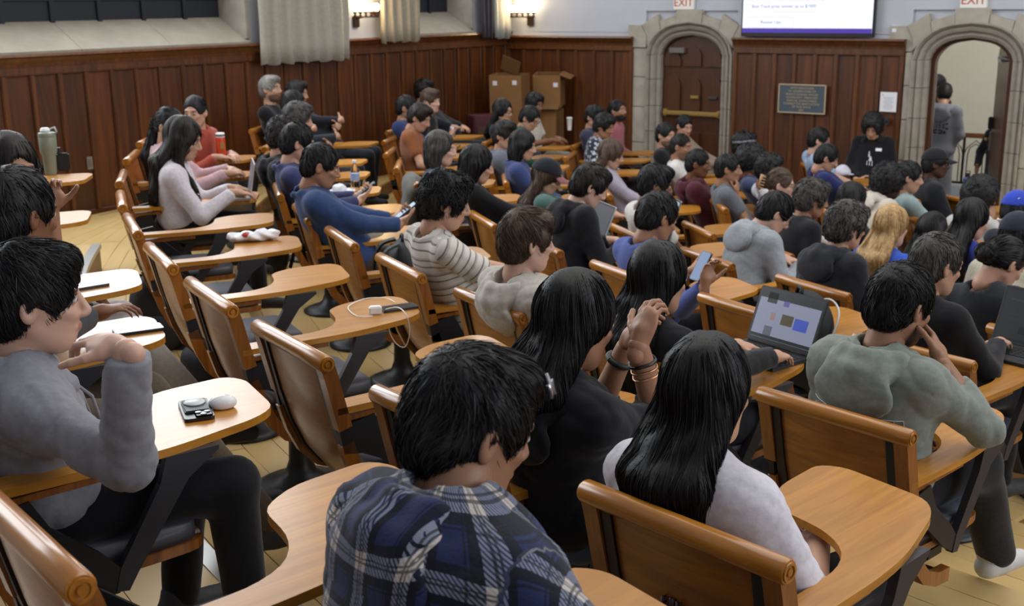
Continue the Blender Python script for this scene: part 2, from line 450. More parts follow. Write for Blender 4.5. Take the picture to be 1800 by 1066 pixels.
window(1, -8.6, -4.56, 8); window(2, -1.98, -0.72, 3); window(3, -12.5, -9.1, 6)
# wall outlet
ol = empty('wall_outlet', tuple(L2(6.61, 0.05)) + (1.16,), RZL)
box('cover_plate', (0, 0, 0), (0.115, 0.008, 0.12), mat_plain('outlet_plate', srgb('8b837b'), 0.45, 0.4), ol, 0.003)
for sx in (-0.028, 0.028): box('socket', (sx, -0.006, 0), (0.034, 0.006, 0.07), mat_plain('outlet_socket', srgb('6a625b'), 0.5), ol, 0.002)
tag(ol, 'square grey outlet plate on the dark wood wall beside the green tumbler', 'outlet')

# front wall: local x = t, room towards -y
bm = bmesh.new()
def wf(x0, x1, z0, z1): add_box(bm, ((x0 + x1) / 2, 0.2, (z0 + z1) / 2), (x1 - x0, 0.4, z1 - z0))
D1 = (2.37, 3.21); D2 = (5.67, 6.53); SPR = 1.90; APX = 2.14
wf(0, D1[0] - 0.16, -0.2, ZT); wf(D1[1] + 0.16, D2[0] - 0.16, -0.2, ZT); wf(D2[1] + 0.16, 11.5, -0.2, ZT)
wf(-0.5, D1[0] - 0.2, 2.16, 2.43); wf(D1[1] + 0.2, D2[0] - 0.2, 2.16, 2.43); wf(D2[1] + 0.2, 11.5, 2.16, 2.43); wf(-0.5, 11.5, 2.43, 7.2)
for D_ in (D1, D2):
    add_box(bm, ((D_[0] + D_[1]) / 2, 0.215, 2.31), (D_[1] - D_[0] + 0.5, 0.37, 0.26))
    for x_ in (D_[0] - 0.09, D_[1] + 0.09): add_box(bm, (x_, 0.27, 1.0), (0.16, 0.26, 2.4))
wall_front = bm_obj('wall_front', bm, PLASTER, loc=KK, rotz=RZF); tag(wall_front, kind='structure')
wainscot(wall_front, 0.06, 1.99, 7, 0.0, 2.12)
wainscot(wall_front, 3.42, 5.40, 8, 0.0, 2.12)
wainscot(wall_front, 6.82, 9.6, 10, 0.0, 2.12)

def arch_pts(x0, x1, spr, apx, n=7):
    """four-centred arch from left spring to right spring"""
    cx = (x0 + x1) / 2; hw = (x1 - x0) / 2; P = []
    for i in range(n + 1):
        u = i / n                      # left half from spring (u=0) to apex (u=1)
        x = x0 + hw * (1 - math.cos(u * math.pi / 2) * (1 - 0.0)) if False else x0 + hw * u ** 1.6
        zz = spr + (apx - spr) * (0.66 * math.sin(min(1, u * 1.35) * math.pi / 2) + 0.34 * u)
        P.append((x, zz))
    return P + [(2 * cx - x, z) for x, z in reversed(P[:-1])]
MX = Matrix(((1, 0, 0, 0), (0, 0, 1, 0), (0, 1, 0, 0), (0, 0, 0, 1)))   # prism (x,z) polygon, depth along y
STONE2 = mat_plain('limestone_moulding', srgb('938d83'), 0.85, 0, 0.2, 0.12, 8, 0.2)
def stone_surround(d, x0, x1, outL, outR):
    """blocks of the outer jamb, moulded inner ring, stepped head stones"""
    cx = (x0 + x1) / 2; rnd = random.Random(int(x0 * 100))
    ring = 0.15
    # moulded inner jambs, three nested orders, block by block
    zs = [0, 0.33, 0.62, 0.95, 1.27, 1.60, SPR]
    for s, xe in ((-1, x0), (1, x1)):
        for a, b in zip(zs, zs[1:]):
            bm = bmesh.new()
            prof = [(0, 0.12), (0, 0.02), (0.03, -0.005), (0.055, 0.01), (0.075, -0.03), (0.105, -0.045), (0.12, -0.02), (0.15, -0.07), (0.165, -0.07), (0.165, 0.12)]
            add_prism(bm, [(xe + s * px, py) for px, py in prof], a + 0.003, b - 0.003)
            bm_obj('stone', bm, STONE2, d)
        xo = outL if s < 0 else outR
        zz = [0, 0.45, 0.80, 1.25, 1.62, 1.98]
        for a, b in zip(zz, zz[1:]):
            bm = bmesh.new(); xa = xe + s * 0.165
            add_box(bm, ((xa + xo) / 2, 0.02, (a + b) / 2), (abs(xo - xa) - 0.002, 0.12 + rnd.uniform(-0.006, 0.006), b - a - 0.005)); bm_obj('stone', bm, STONE, d, bevel=0.006)
    # moulded arch ring
    A = arch_pts(x0, x1, SPR, APX); nA = len(A)
    def off(P, dd):
        Q = []
        for i, (x, z) in enumerate(P):
            a = P[max(i - 1, 0)]; b = P[min(i + 1, len(P) - 1)]; tx, tz = b[0] - a[0], b[1] - a[1]; l = math.hypot(tx, tz)
            nx, nz = -tz / l, tx / l
            if i in (0, len(P) - 1): nx, nz = (-1 if i == 0 else 1), 0
            Q.append((x + nx * dd, z + nz * dd))
        return Q
    prof = [(0, 0.12), (0, 0.02), (0.03, -0.005), (0.055, 0.01), (0.075, -0.03), (0.105, -0.045), (0.12, -0.02), (0.15, -0.07), (0.165, -0.07), (0.165, 0.12)]
    lines = [[(x, py, z) for x, z in off(A, pd)] for pd, py in prof]
    cuts = [0, 3, 5, 7, 9, 11, nA - 1]
    for a, b in zip(cuts, cuts[1:]):
        bm = bmesh.new(); rows = [[bm.verts.new(lines[p][i]) for p in range(len(prof))] for i in range(a, b + 1)]
        for r0, r1 in zip(rows, rows[1:]):
            for p in range(len(prof)):
                q = (p + 1) % len(prof); bm.faces.new((r0[p], r0[q], r1[q], r1[p]))
        bm.faces.new(rows[0]); bm.faces.new(list(reversed(rows[-1])))
        cc = sum((v.co for v in bm.verts), Vector()) / len(bm.verts)
        for v in bm.verts: v.co = cc + (v.co - cc) * 0.997
        bm_obj('stone', bm, STONE2, d)
    # outer head stones with stepped tops, each side mirrored
    E = off(A, 0.165)
    def ez(x):
        xs = [e[0] for e in E]; return float(np.interp(x, xs, [e[1] for e in E]))
    W = x1 - x0
    for s in (-1, 1):
        def X(v): return cx + s * v * W / 0.84
        def blk(pts):
            bm = bmesh.new(); add_prism(bm, [(X(a), z) for a, z in pts], -0.045 + rnd.uniform(-0.01, 0.01), 0.12, MX); bm_obj('stone', bm, STONE, d, bevel=0.005)
        e = lambda v: ez(X(v))
        blk([(0.86 - 0.02, 1.99), (0.86 - 0.02, 2.26), (0.66, 2.26), (0.59, 2.13), (0.59, 1.99)])
        blk([(0.655, 2.26), (0.44, 2.39), (0.42, 2.30), (0.40, e(0.40)), (0.50, e(0.50)), (0.585, max(e(0.585), 2.0)), (0.587, 2.13)])
        blk([(0.415, 2.31), (0.175, 2.385), (0.170, e(0.170)), (0.30, e(0.30)), (0.395, e(0.395))])
    bm = bmesh.new(); k = W / 0.84
    add_prism(bm, [(cx - 0.165 * k, ez(cx - 0.165 * k)), (cx - 0.175 * k, 2.42), (cx - 0.16 * k, 2.445), (cx + 0.16 * k, 2.445), (cx + 0.175 * k, 2.42), (cx + 0.165 * k, ez(cx + 0.165 * k)), (cx, ez(cx))], -0.055, 0.12, MX)
    bm_obj('keystone', bm, STONE, d, bevel=0.006)
    return A
def exit_sign(t, lab):
    e = empty('exit_sign', tuple(F2(t, 0.03)) + (2.52,), RZF)
    box('sign_case', (0, 0, 0), (0.27, 0.05, 0.15), mat_plain('exit_white', srgb('e4e4de'), 0.5), e, 0.004)
    M = Matrix.Translation((0, -0.027, 0.002)) @ Matrix.Rotation(math.pi / 2, 4, 'X')
    text_mesh('lettering', 'EXIT', 0.125, mat_emit('exit_red', srgb('d8443c'), 0.5), e, M, depth=0.001)
    tag(e, lab, 'exit sign')
def door_arch_poly(x0, x1): return [(x0, 0.005)] + arch_pts(x0, x1, SPR, APX) + [(x1, 0.005)]

# door 1, closed
d1 = empty('door_1', KK, RZF); tag(d1, kind='structure')
stone_surround(d1, D1[0], D1[1], 2.0, 3.40)
bm = bmesh.new(); add_prism(bm, door_arch_poly(D1[0] + 0.002, D1[1] - 0.002), 0.10, 0.15, MX); leaf = bm_obj('door_leaf', bm, DOORW, d1)
cxs = [2.48, 2.79, 3.10]
for cx in (2.51, 2.79, 3.07):
    for z0, z1, pointed in ((0.2, 0.95, False), (1.22, 1.66, True), (1.76, 1.96 if abs(cx - 2.79) > 0.1 else 2.02, True)):
        hw = 0.115; pts = [(cx - hw, z0), (cx + hw, z0)]
        if pointed: pts += [(cx + hw, z1 - 0.12), (cx + hw * 0.75, z1 - 0.05), (cx, z1), (cx - hw * 0.75, z1 - 0.05), (cx - hw, z1 - 0.12)]
        else: pts += [(cx + hw, z1), (cx - hw, z1)]
        bm = bmesh.new(); add_prism(bm, pts, 0.075, 0.101, MX)
        f = min(bm.faces, key=lambda f: f.calc_center_median().y)
        bmesh.ops.inset_individual(bm, faces=[f], thickness=0.018, depth=-0.008); bm_obj('door_panel', bm, DOORW, leaf)
bm = bmesh.new(); add_box(bm, (2.81, 0.03, 1.19), (0.78, 0.05, 0.055)); bm_obj('push_bar', bm, BRASS, leaf, bevel=0.012)
for x in (2.44, 3.18): box('bar_bracket', (x, 0.065, 1.19), (0.05, 0.07, 0.085), BRASS, leaf, 0.006)
box('door_plate', (2.84, 0.06, 1.39), (0.11, 0.03, 0.035), BRASS, leaf, 0.003)
box('door_plate', (3.085, 0.06, 1.39), (0.12, 0.03, 0.032), mat_plain('dark_plate', srgb('3a3530'), 0.5), leaf, 0.003)
box('door_closer', (2.59, 0.05, 1.955), (0.21, 0.06, 0.065), mat_plain('closer_grey', srgb('6c6862'), 0.5, 0.3), leaf, 0.006)
exit_sign(2.71, 'red and white exit sign above the closed arched wooden door')
# door 2, open on to the landing
d2 = empty('door_2', KK, RZF); tag(d2, kind='structure')
A2 = stone_surround(d2, D2[0], D2[1], 5.43, 6.78)
bm = bmesh.new()
ip = door_arch_poly(D2[0] + 0.045, D2[1] - 0.045); op = door_arch_poly(D2[0], D2[1])
n = len(ip)
for y in (0.10, 0.20): pass
va = [[bm.verts.new((p[0], y, p[1] if j == 0 else p[1] - (0.03 if i not in (0, n - 1) else 0))) for i, p in enumerate(P)] for y in (0.10, 0.20) for j, P in ((0, op), (1, ip))]
for i in range(n - 1):
    o0, i0, o1, i1 = va
    bm.faces.new((o0[i], i0[i], i0[i + 1], o0[i + 1])); bm.faces.new((i0[i], i1[i], i1[i + 1], i0[i + 1])); bm.faces.new((o1[i], o1[i + 1], i1[i + 1], i1[i])); bm.faces.new((o0[i], o0[i + 1], o1[i + 1], o1[i]))
bm_obj('door_frame', bm, DOORW, d2)
hinge = empty('open_leaf', (0, 0, 0)); bpy.data.objects.remove(hinge)
bm = bmesh.new(); poly = [(p[0] - (D2[1] - 0.045), p[1]) for p in door_arch_poly(D2[0] + 0.05, D2[1] - 0.05)]
add_prism(bm, poly, -0.025, 0.025, MX); lf = bm_obj('door_leaf', bm, DOORW, d2, loc=(D2[1] - 0.05, 0.21, 0)); lf.rotation_euler = (0, 0, math.radians(-68))
box('lever_plate', (-0.74, -0.035, 0.96), (0.045, 0.02, 0.22), STEEL, lf, 0.004)
box('lock_case', (-0.72, -0.05, 1.17), (0.07, 0.05, 0.14), DARKP, lf, 0.01)
bm = bmesh.new(); add_tube(bm, [(-0.74, -0.045, 0.99), (-0.74, -0.09, 0.99), (-0.64, -0.09, 0.985)], 0.011); bm_obj('lever', bm, BRASS, lf, smooth=True)
box('door_closer', (-0.3, -0.06, 1.90), (0.22, 0.05, 0.06), STEEL, lf, 0.006)
bm = bmesh.new(); add_tube(bm, [(6.30, 0.36, 1.92), (6.44, 0.30, 1.90), (6.47, 0.22, 1.90)], 0.010); bm_obj('closer_arm', bm, STEEL, d2)
exit_sign(6.10, 'red and white exit sign above the open arched doorway')
# landing behind door 2
lw = box('wall_landing', (6.4, 3.9, 1.8), (7, 0.1, 5.0), CREAM, None, bevel=0, loc=KK, rotz=RZF); tag(lw, kind='structure')
lw2 = box('wall_landing_side', (4.3, 2.2, 1.8), (0.1, 3.6, 5.0), CREAM, None, bevel=0, loc=KK, rotz=RZF); tag(lw2, kind='structure')
lfz = box('floor_landing', (6.4, 2.1, -0.25), (7, 3.6, 0.1), mat_plain('landing_floor', srgb('a7a8ac'), 0.6), None, bevel=0, loc=KK, rotz=RZF); tag(lfz, kind='structure')
p = F2(6.0, -2.0); q = F2(7.2, -1.2)
area('stair_hall_light', (q[0], q[1], 3.6), (p[0], p[1], 0.8), 1.6, 1.6, 95, (1, 0.97, 0.9))
rl = empty('stair_railing', tuple(F2(5.55, -2.35)) + (-0.2,), RZF)
box('handrail', (0.2, 0, 1.05), (1.9, 0.07, 0.06), mat_wood('handrail_wood', srgb('5d3519'), srgb('83502a'), 'X', 1, 0.35, 0.4), rl, 0.012)
box('kerb', (0.2, 0, 0.2), (1.9, 0.12, 0.40), mat_plain('kerb_grey', srgb('a6a9b2'), 0.7), rl, 0.004)
box('bottom_bar', (0.2, 0, 0.44), (1.9, 0.03, 0.03), BLACKM, rl, 0.003)
for i in range(7): box('baluster', (-0.62 + i * 0.29, 0, 0.73), (0.028, 0.028, 0.58), BLACKM, rl, 0.003)
for i in range(6):
    x0 = -0.62 + i * 0.29
    for r_ in (0.145, 0.10):
        bm = bmesh.new(); c0 = x0 + 0.145
        add_tube(bm, [(c0 - r_ + 0.005, 0, 0.46), (c0 - r_ + 0.005, 0, 0.80), (c0 - r_ * 0.75, 0, 0.89), (c0, 0, 0.99 - (0.145 - r_)), (c0 + r_ * 0.75, 0, 0.89), (c0 + r_ - 0.005, 0, 0.80), (c0 + r_ - 0.005, 0, 0.46)], 0.007, 6)
        bm_obj('gothic_bar', bm, BLACKM, rl)
tag(rl, 'black iron railing with pointed arches and wooden handrail beyond the open doorway', 'railing')

# ------------------------------------------------------------------ things on the walls
def on_front(t, z, off=0.06): p = F2(t, off); return (p[0], p[1], z)
def on_left(s, z, off=0.06): p = L2(s, off); return (p[0], p[1], z)
TXT = Matrix.Rotation(math.pi / 2, 4, 'X')
tv = empty('wall_screen', on_front(4.295, 2.14, 0.10), RZF)
box('casing', (0, 0.02, 0.46), (1.58, 0.06, 0.93), DARKP, tv, 0.006)
scr = box('display', (0, -0.012, 0.475), (1.54, 0.006, 0.87), mat_emit('screen_white', (0.90, 0.92, 1.0), 1.06), tv, 0)
box('purple_band', (0, -0.018, 0.065), (1.54, 0.006, 0.052), mat_emit('screen_purple', srgb('4f35a8'), 0.9), tv, 0)
ft = mat_emit('screen_text', srgb('9793b5'), 0.55); fl = mat_emit('screen_box', srgb('cfd0e2'), 0.85)
text_mesh('slide_text', 'Best Track prize winner up to $1000', 0.052, ft, tv, Matrix.Translation((-0.27, -0.0165, 0.335)) @ TXT, depth=0.0006)
text_mesh('slide_text', 'Runner Ups', 0.052, ft, tv, Matrix.Translation((-0.42, -0.0165, 0.158)) @ TXT, depth=0.0006)
for cx, cz, ww, hh in ((-0.25, 0.335, 0.90, 0.125), (-0.42, 0.158, 0.56, 0.11)):
    bm = bmesh.new()
    for c, s in (((cx, -0.016, cz + hh / 2), (ww, 0.002, 0.004)), ((cx, -0.016, cz - hh / 2), (ww, 0.002, 0.004)), ((cx - ww / 2, -0.016, cz), (0.004, 0.002, hh)), ((cx + ww / 2, -0.016, cz), (0.004, 0.002, hh))): add_box(bm, c, s)
    bm_obj('slide_box', bm, fl, tv)
tag(tv, 'large wall screen with white slide and purple bottom band above the panelling', 'screen')
pq = empty('memorial_plaque', on_front(4.29, 1.435, 0.085), RZF)
box('plaque_plate', (0, 0, 0), (0.565, 0.02, 0.33), mat_plain('plaque_slate', srgb('4a5560'), 0.5, 0.3), pq, 0.002)
PB = mat_plain('plaque_bronze', srgb('b9a98c'), 0.45, 0.4)
for c, s in (((0, -0.006, 0.16), (0.575, 0.022, 0.014)), ((0, -0.006, -0.16), (0.575, 0.022, 0.014)), ((-0.28, -0.006, 0), (0.014, 0.022, 0.33)), ((0.28, -0.006, 0), (0.014, 0.022, 0.33))): box('plaque_rim', c, s, PB, pq, 0.002)
for i, s in enumerate(['WITH GRATITUDE', 'TO GENERATIONS OF', 'PRINCETONIANS WHOSE', 'GENEROSITY THROUGH', 'ANNUAL GIVING MADE', 'POSSIBLE THE RENOVATION', 'OF THIS SPACE', '2001']):
    text_mesh('plaque_text', s, 0.034, PB, pq, Matrix.Translation((0, -0.012, 0.122 - i * 0.036)) @ TXT, depth=0.001)
tag(pq, 'slate grey plaque with bronze lettering and rim on the wooden panelling', 'plaque')
pp = empty('paper_notice', on_front(5.29, 1.44, 0.078), RZF)
box('sheet', (0, 0, 0), (0.185, 0.003, 0.215), PAPER, pp, 0)
tx = mat_plain('print_grey', srgb('9a9ba6'), 0.8)
box('printed_mark', (-0.065, -0.002, 0.075), (0.014, 0.001, 0.014), tx, pp, 0)
for i in range(9): box('printed_line', (0.0, -0.002, 0.05 - i * 0.016), (0.12 - 0.02 * (i % 3), 0.001, 0.004), tx, pp, 0)
tag(pp, 'white printed notice taped to the panelling beside the open doorway', 'notice')
bx = empty('wall_switch', on_front(5.29, 1.225, 0.08), RZF)
box('switch_body', (0, 0, 0), (0.06, 0.03, 0.075), mat_plain('switch_dark', srgb('2c2b2e'), 0.5), bx, 0.006)
box('switch_button', (0, -0.018, 0), (0.022, 0.01, 0.03), DARKP, bx, 0.003)
tag(bx, 'small dark wall switch box under the white notice', 'switch')
wb = empty('sensor_box', on_front(5.285, 2.22, 0.02), RZF)
box('sensor_body', (0, 0, 0), (0.085, 0.03, 0.085), WHITE, wb, 0.008); box('sensor_grille', (0, -0.017, -0.01), (0.05, 0.004, 0.04), PAPER, wb, 0.002)
tag(wb, 'small white sensor box on the wall right of the screen', 'sensor')
BULB = mat_emit('lamp_frosted_glass', (1.0, 0.80, 0.50), 7.0)
def sconce(p, rz, lab, mirrored):
    e = empty('wall_sconce', p, rz); k = mirrored
    IRON = mat_plain('iron_brown', srgb('3a2a1c'), 0.5, 0.4)
    box('back_plate', (k * 0.05, 0.0, -0.10), (0.10, 0.03, 0.13), IRON, e, 0.008)
    bm = bmesh.new(); add_tube(bm, [(k * 0.05, -0.02, -0.06), (k * 0.05, -0.11, -0.05)], 0.012); bm_obj('bracket_arm', bm, IRON, e, smooth=True)
    bm = bmesh.new(); add_tube(bm, [(-0.2, -0.11, -0.05), (0.2, -0.11, -0.05)], 0.009); bm_obj('cross_bar', bm, IRON, e, smooth=True)
    for i in range(5):
        x = -0.18 + 0.09 * i
        bm = bmesh.new(); add_lathe(bm, [(0.006, 0), (0.018, 0.012), (0.008, 0.03), (0.022, 0.05), (0.025, 0.06)], 10, (x, -0.11, -0.05)); bm_obj('candle_cup', bm, IRON, e, smooth=True)
        bm = bmesh.new(); add_lathe(bm, [(0.02, 0.0), (0.036, 0.02), (0.042, 0.045), (0.036, 0.075), (0.015, 0.09)], 12, (x, -0.11, 0.012)); bm_obj('lamp_globe', bm, BULB, e, smooth=True)
    l = bpy.data.lights.new('sconce_light', 'POINT'); l.energy = 14; l.color = (1, 0.72, 0.38); l.shadow_soft_size = 0.12
    lo = bpy.data.objects.new('sconce_light', l); COL.objects.link(lo); lo.parent = e; lo.location = (0, -0.22, 0.12)
    tag(e, lab, 'wall lamp')
sconce(on_left(2.90, 2.46, 0.02), RZL, 'lit five-globe wall sconce between the two pale curtains', -1)
sconce(on_front(0.37, 2.41, 0.02), RZF, 'lit five-globe wall sconce on the front wall above the cardboard boxes', 1)
rb = empty('fire_bell', on_left(2.62, 2.50, 0.03), RZL)
bm = bmesh.new(); add_lathe(bm, [(0.055, 0), (0.06, 0.015), (0.045, 0.035), (0.015, 0.045)], 16, M=Matrix.Rotation(math.pi / 2, 4, 'X')); bm_obj('bell_dome', bm, mat_plain('bell_red', srgb('8e2a20'), 0.4), rb, smooth=True)
box('bell_base', (0, 0.01, -0.02), (0.09, 0.03, 0.09), mat_plain('bell_red2', srgb('7a2a22'), 0.5), rb, 0.006)
tag(rb, 'small red alarm bell on the wall beside the left sconce', 'alarm bell')
def curtain(s0, s1, z0, off, col, lab, folds, amp=0.035):
    n = folds * 10; V = []; F = []; zs = np.linspace(z0, 4.6, 14); rnd = random.Random(int(s0 * 97)); ph = [rnd.uniform(-0.5, 0.5) for _ in range(folds + 2)]
    for j, z in enumerate(zs):
        for i in range(n + 1):
            u = i / n; a = u * folds; k = int(a)
            sh = amp * (1.0 + 0.25 * ph[k]) * math.sin(2 * math.pi * a + 0.6 * ph[k] + 0.25 * math.sin(z * 1.3 + k))
            x = -(s0 + (s1 - s0) * u) + 0.012 * math.sin(3 * z + k)
            zz = z + (0.012 * math.sin(a * 5) if j == 0 else 0)
            V.append((x, -off + sh, zz))
    m = n + 1
    for j in range(len(zs) - 1):
        for i in range(n): F.append((j * m + i, j * m + i + 1, (j + 1) * m + i + 1, (j + 1) * m + i))
    o = link_obj('curtain', mesh_np('curtain', V, F), mat_plain('curtain_' + str(s0), srgb(col), 0.9, 0, 0.1, 0.06, 30, 0.1, sheen=0.2), loc=KK, rotz=RZL)
    so = o.modifiers.new('thickness', 'SOLIDIFY'); so.thickness = 0.006
    tag(o, lab, 'curtain')
curtain(3.24, 4.58, 1.95, 0.17, 'a7a297', 'wide pale grey pleated curtain hanging over the wood wall', 7)
curtain(1.97, 2.66, 2.11, 0.15, 'a49c8c', 'narrow beige pleated curtain right of the left sconce', 5)
curtain(0.46, 0.72, 2.105, 0.13, '3c3b47', 'dark slate curtain edge beside the corner window', 3)
curtain(0.10, 0.47, 2.09, 0.16, 'a9aba6', 'pale grey-green curtain in the room corner', 3)
# ------------------------------------------------------------------ tablet-arm chair
def make_chair():
    root = empty('tablet_arm_chair')
    bm = bmesh.new()
    R = 0.027
    prof = [(0.0002, -0.268), (0.008, -0.268), (0.009, -0.264), (0.014, -0.264), (0.0145, -0.268), (0.020, -0.268), (0.0205, -0.264), (0.024, -0.264), (R, -0.258)]
    prof = prof + [(R, -0.12), (R, 0.12)] + [(r, -z) for r, z in reversed(prof)]
    add_lathe(bm, prof, 20, M=Matrix.Translation((0, 0, RAILZ - R)) @ Matrix.Rotation(math.pi / 2, 4, 'Y'))
    o = bm_obj('top_rail', bm, OAK, root, smooth=True)
    mod = o.modifiers.new('edge', 'EDGE_SPLIT'); mod.split_angle = 0.7
    P = [(0.008, 0.838), (0.028, 0.74), (0.052, 0.63), (0.083, 0.52), (0.125, 0.42), (0.18, 0.345), (0.24, 0.31), (0.30, 0.30)]
    W = [0.37, 0.372, 0.374, 0.37, 0.36, 0.345, 0.33, 0.32]
    bm = bmesh.new(); rows = []
    for (y, z), w_ in zip(P, W):
        row = []
        for i in range(7):
            u = -1 + i / 3; row.append((u * w_ / 2, y - 0.018 * (1 - u * u) * 0.9, z))
        rows.append(row)
    fr = [[bm.verts.new(p) for p in r] for r in rows]; bk = [[bm.verts.new((p[0], p[1] - 0.011, p[2] - 0.004)) for p in r] for r in rows]
    n = len(rows)
    for j in range(n - 1):
        for i in range(6):
            bm.faces.new((fr[j][i], fr[j][i + 1], fr[j + 1][i + 1], fr[j + 1][i])); bm.faces.new((bk[j][i], bk[j + 1][i], bk[j + 1][i + 1], bk[j][i + 1]))
        for i, s in ((0, 1), (6, -1)):
            q = (fr[j][i], fr[j + 1][i], bk[j + 1][i], bk[j][i]); bm.faces.new(q)
    bm.faces.new(fr[0] + list(reversed(bk[0]))); bm.faces.new(fr[-1] + list(reversed(bk[-1])))
    bm_obj('backrest', bm, OAKP, root, smooth=True).modifiers.new('edge', 'EDGE_SPLIT').split_angle = 0.8
    for s in (-1, 1):
        bm = bmesh.new(); add_bar(bm, [(s * 0.236, y - 0.002, z) for y, z in ((0.0, 0.845), (0.016, 0.79), (0.036, 0.70), (0.056, 0.615))], 0.044, 0.046)
        bm_obj('side_post', bm, OAKD, root, bevel=0.006)
        bm = bmesh.new(); add_bar(bm, [(s * 0.232, y, z) for y, z in ((0.062, 0.56), (0.088, 0.47), (0.125, 0.39), (0.18, 0.33), (0.25, 0.30), (0.32, 0.295))], 0.03, 0.046)
        bm_obj('side_rail', bm, OAKD, root, bevel=0.005)
        bm = bmesh.new(); add_bar(bm, [(s * 0.199, y - 0.008, z) for y, z in P], 0.032, 0.024)
        bm_obj('metal_strap', bm, BLACKM, root, bevel=0.003)
        bm = bmesh.new(); M = Matrix(((0, 0, 1, s * 0.236 - 0.011), (1, 0, 0, 0), (0, 1, 0, 0), (0, 0, 0, 1)))
        add_prism(bm, [(0.035, 0.617), (0.16, 0.64), (0.20, 0.56), (0.30, 0.47), (0.36, 0.40), (0.33, 0.365), (0.25, 0.42), (0.17, 0.49), (0.11, 0.52), (0.05, 0.53)], 0, 0.022, M)
        bm_obj('side_bracket', bm, BLACKM, root, bevel=0.004)
    bm = bmesh.new(); M = Matrix(((0, 0, 1, 0.225), (1, 0, 0, 0), (0, 1, 0, 0), (0, 0, 0, 1)))
    add_prism(bm, [(0.325, 0.365), (0.355, 0.36), (0.38, 0.40), (0.52, 0.60), (0.60, 0.655), (0.60, 0.664), (0.47, 0.664), (0.45, 0.60), (0.34, 0.42)], 0, 0.024, M)
    bm_obj('tablet_strut', bm, GREYM, root, bevel=0.004)
    tab = [(0.258, 0.03), (0.258, 0.35), (0.245, 0.50), (0.185, 0.73), (0.135, 0.80), (-0.115, 0.835), (-0.175, 0.80), (-0.165, 0.60), (-0.10, 0.50), (0.05, 0.475), (0.135, 0.42), (0.175, 0.33), (0.178, 0.03)]
    bm = bmesh.new(); add_prism(bm, rounded(tab, [0, 0.05, 0.06, 0.05, 0.06, 0.05, 0.05, 0.06, 0.04, 0.06, 0.06, 0.05, 0], 3), 0.664, 0.685)
    bm_obj('writing_tablet', bm, OAKT, root, bevel=0.004)
    bm = bmesh.new(); add_bar(bm, [(0.215, 0.05, 0.64), (0.215, 0.20, 0.646), (0.215, 0.36, 0.65)], 0.05, 0.016); bm_obj('arm_support', bm, OAKD, root, bevel=0.004)
    bm = bmesh.new(); add_prism(bm, rounded([(-0.205, 0.15), (0.205, 0.15), (0.215, 0.40), (0.20, 0.555), (-0.20, 0.555), (-0.215, 0.40)], [0.03, 0.03, 0.05, 0.05, 0.05, 0.05], 3), 0.418, 0.462)
    bm_obj('seat_cushion', bm, VINYL, root, bevel=0.014, seg=3, smooth=True)
    bm = bmesh.new(); add_prism(bm, rounded([(-0.21, 0.14), (0.21, 0.14), (0.222, 0.40), (0.208, 0.568), (-0.208, 0.568), (-0.222, 0.40)], 0.05, 3), 0.392, 0.4175)
    bm_obj('seat_pan', bm, OAKD, root, bevel=0.004)
    bm = bmesh.new(); add_box(bm, (0, 0.31, 0.355), (0.40, 0.10, 0.05)); bm_obj('seat_mount', bm, BLACKM, root, bevel=0.01)
    bm = bmesh.new(); add_lathe(bm, [(0.19, 0.0), (0.192, 0.012), (0.16, 0.028), (0.10, 0.045), (0.062, 0.075), (0.046, 0.12), (0.042, 0.20), (0.05, 0.33)], 28, (0, 0.31, 0)); bm_obj('pedestal', bm, BLACKM, root, smooth=True)
    return root
CHAIR0 = make_chair(); CHAIR_KIDS = list(CHAIR0.children); _used = [False]
CHAIRS = {}
def place_chair(x, y, z, phi, label, group=None):
    """phi: facing angle in degrees"""
    if not _used[0]: o = CHAIR0; _used[0] = True
    else:
        o = CHAIR0.copy(); COL.objects.link(o)
        for ch in CHAIR_KIDS:
            c = ch.copy(); COL.objects.link(c); c.parent = o
    o.location = (x, y, z); o.rotation_euler = (0, 0, math.radians(phi - 90))
    for key in ('group',):
        if key in o: del o[key]
    tag(o, label, 'chair', 'oak tablet-arm chairs in curved rows')
    return o
def chair_row(row, th, label, key=None, dphi=0.0, R=None):
    p = polar(th, rowR(row, th) if R is None else R)
    o = place_chair(p[0], p[1], FLOORZ[row], th + dphi, label)
    CHAIRS[key or label] = (np.array([p[0], p[1], FLOORZ[row]]), th + dphi)
    return o
def chair_pt(key, x, y, z=0.685):          # chair-local point -> world
    p, phi = CHAIRS[key]; a = math.radians(phi); f = np.array([math.cos(a), math.sin(a)]); r = np.array([f[1], -f[0]])
    q = p[:2] + r * x + f * y; return np.array([q[0], q[1], p[2] + z])

# ------------------------------------------------------------------ signed distance bodies
def capsule(a, b, r0, r1):
    a = np.asarray(a, np.float32); b = np.asarray(b, np.float32); ba = b - a; L = float(ba @ ba) + 1e-9
    def f(P):
        h = np.clip(((P - a) @ ba) / L, 0, 1); d = P - a - h[:, None] * ba
        return np.sqrt(np.einsum('ij,ij->i', d, d)) - (r0 + (r1 - r0) * h)
    return f, np.minimum(a - r0, b - r1), np.maximum(a + r0, b + r1)
def ellip(c, r, Rm=None):
    c = np.asarray(c, np.float32); r = np.asarray(r, np.float32); Rm = np.eye(3, dtype=np.float32) if Rm is None else np.asarray(Rm, np.float32)
    def f(P):
        q = (P - c) @ Rm; k0 = np.sqrt(((q / r) ** 2).sum(1)); k1 = np.sqrt(((q / (r * r)) ** 2).sum(1)) + 1e-6
        return k0 * (k0 - 1) / k1
    m = float(r.max()); return f, c - m, c + m
def smin(a, b, k):
    h = np.clip(0.5 + 0.5 * (b - a) / k, 0, 1); return b + (a - b) * h - k * h * (1 - h)
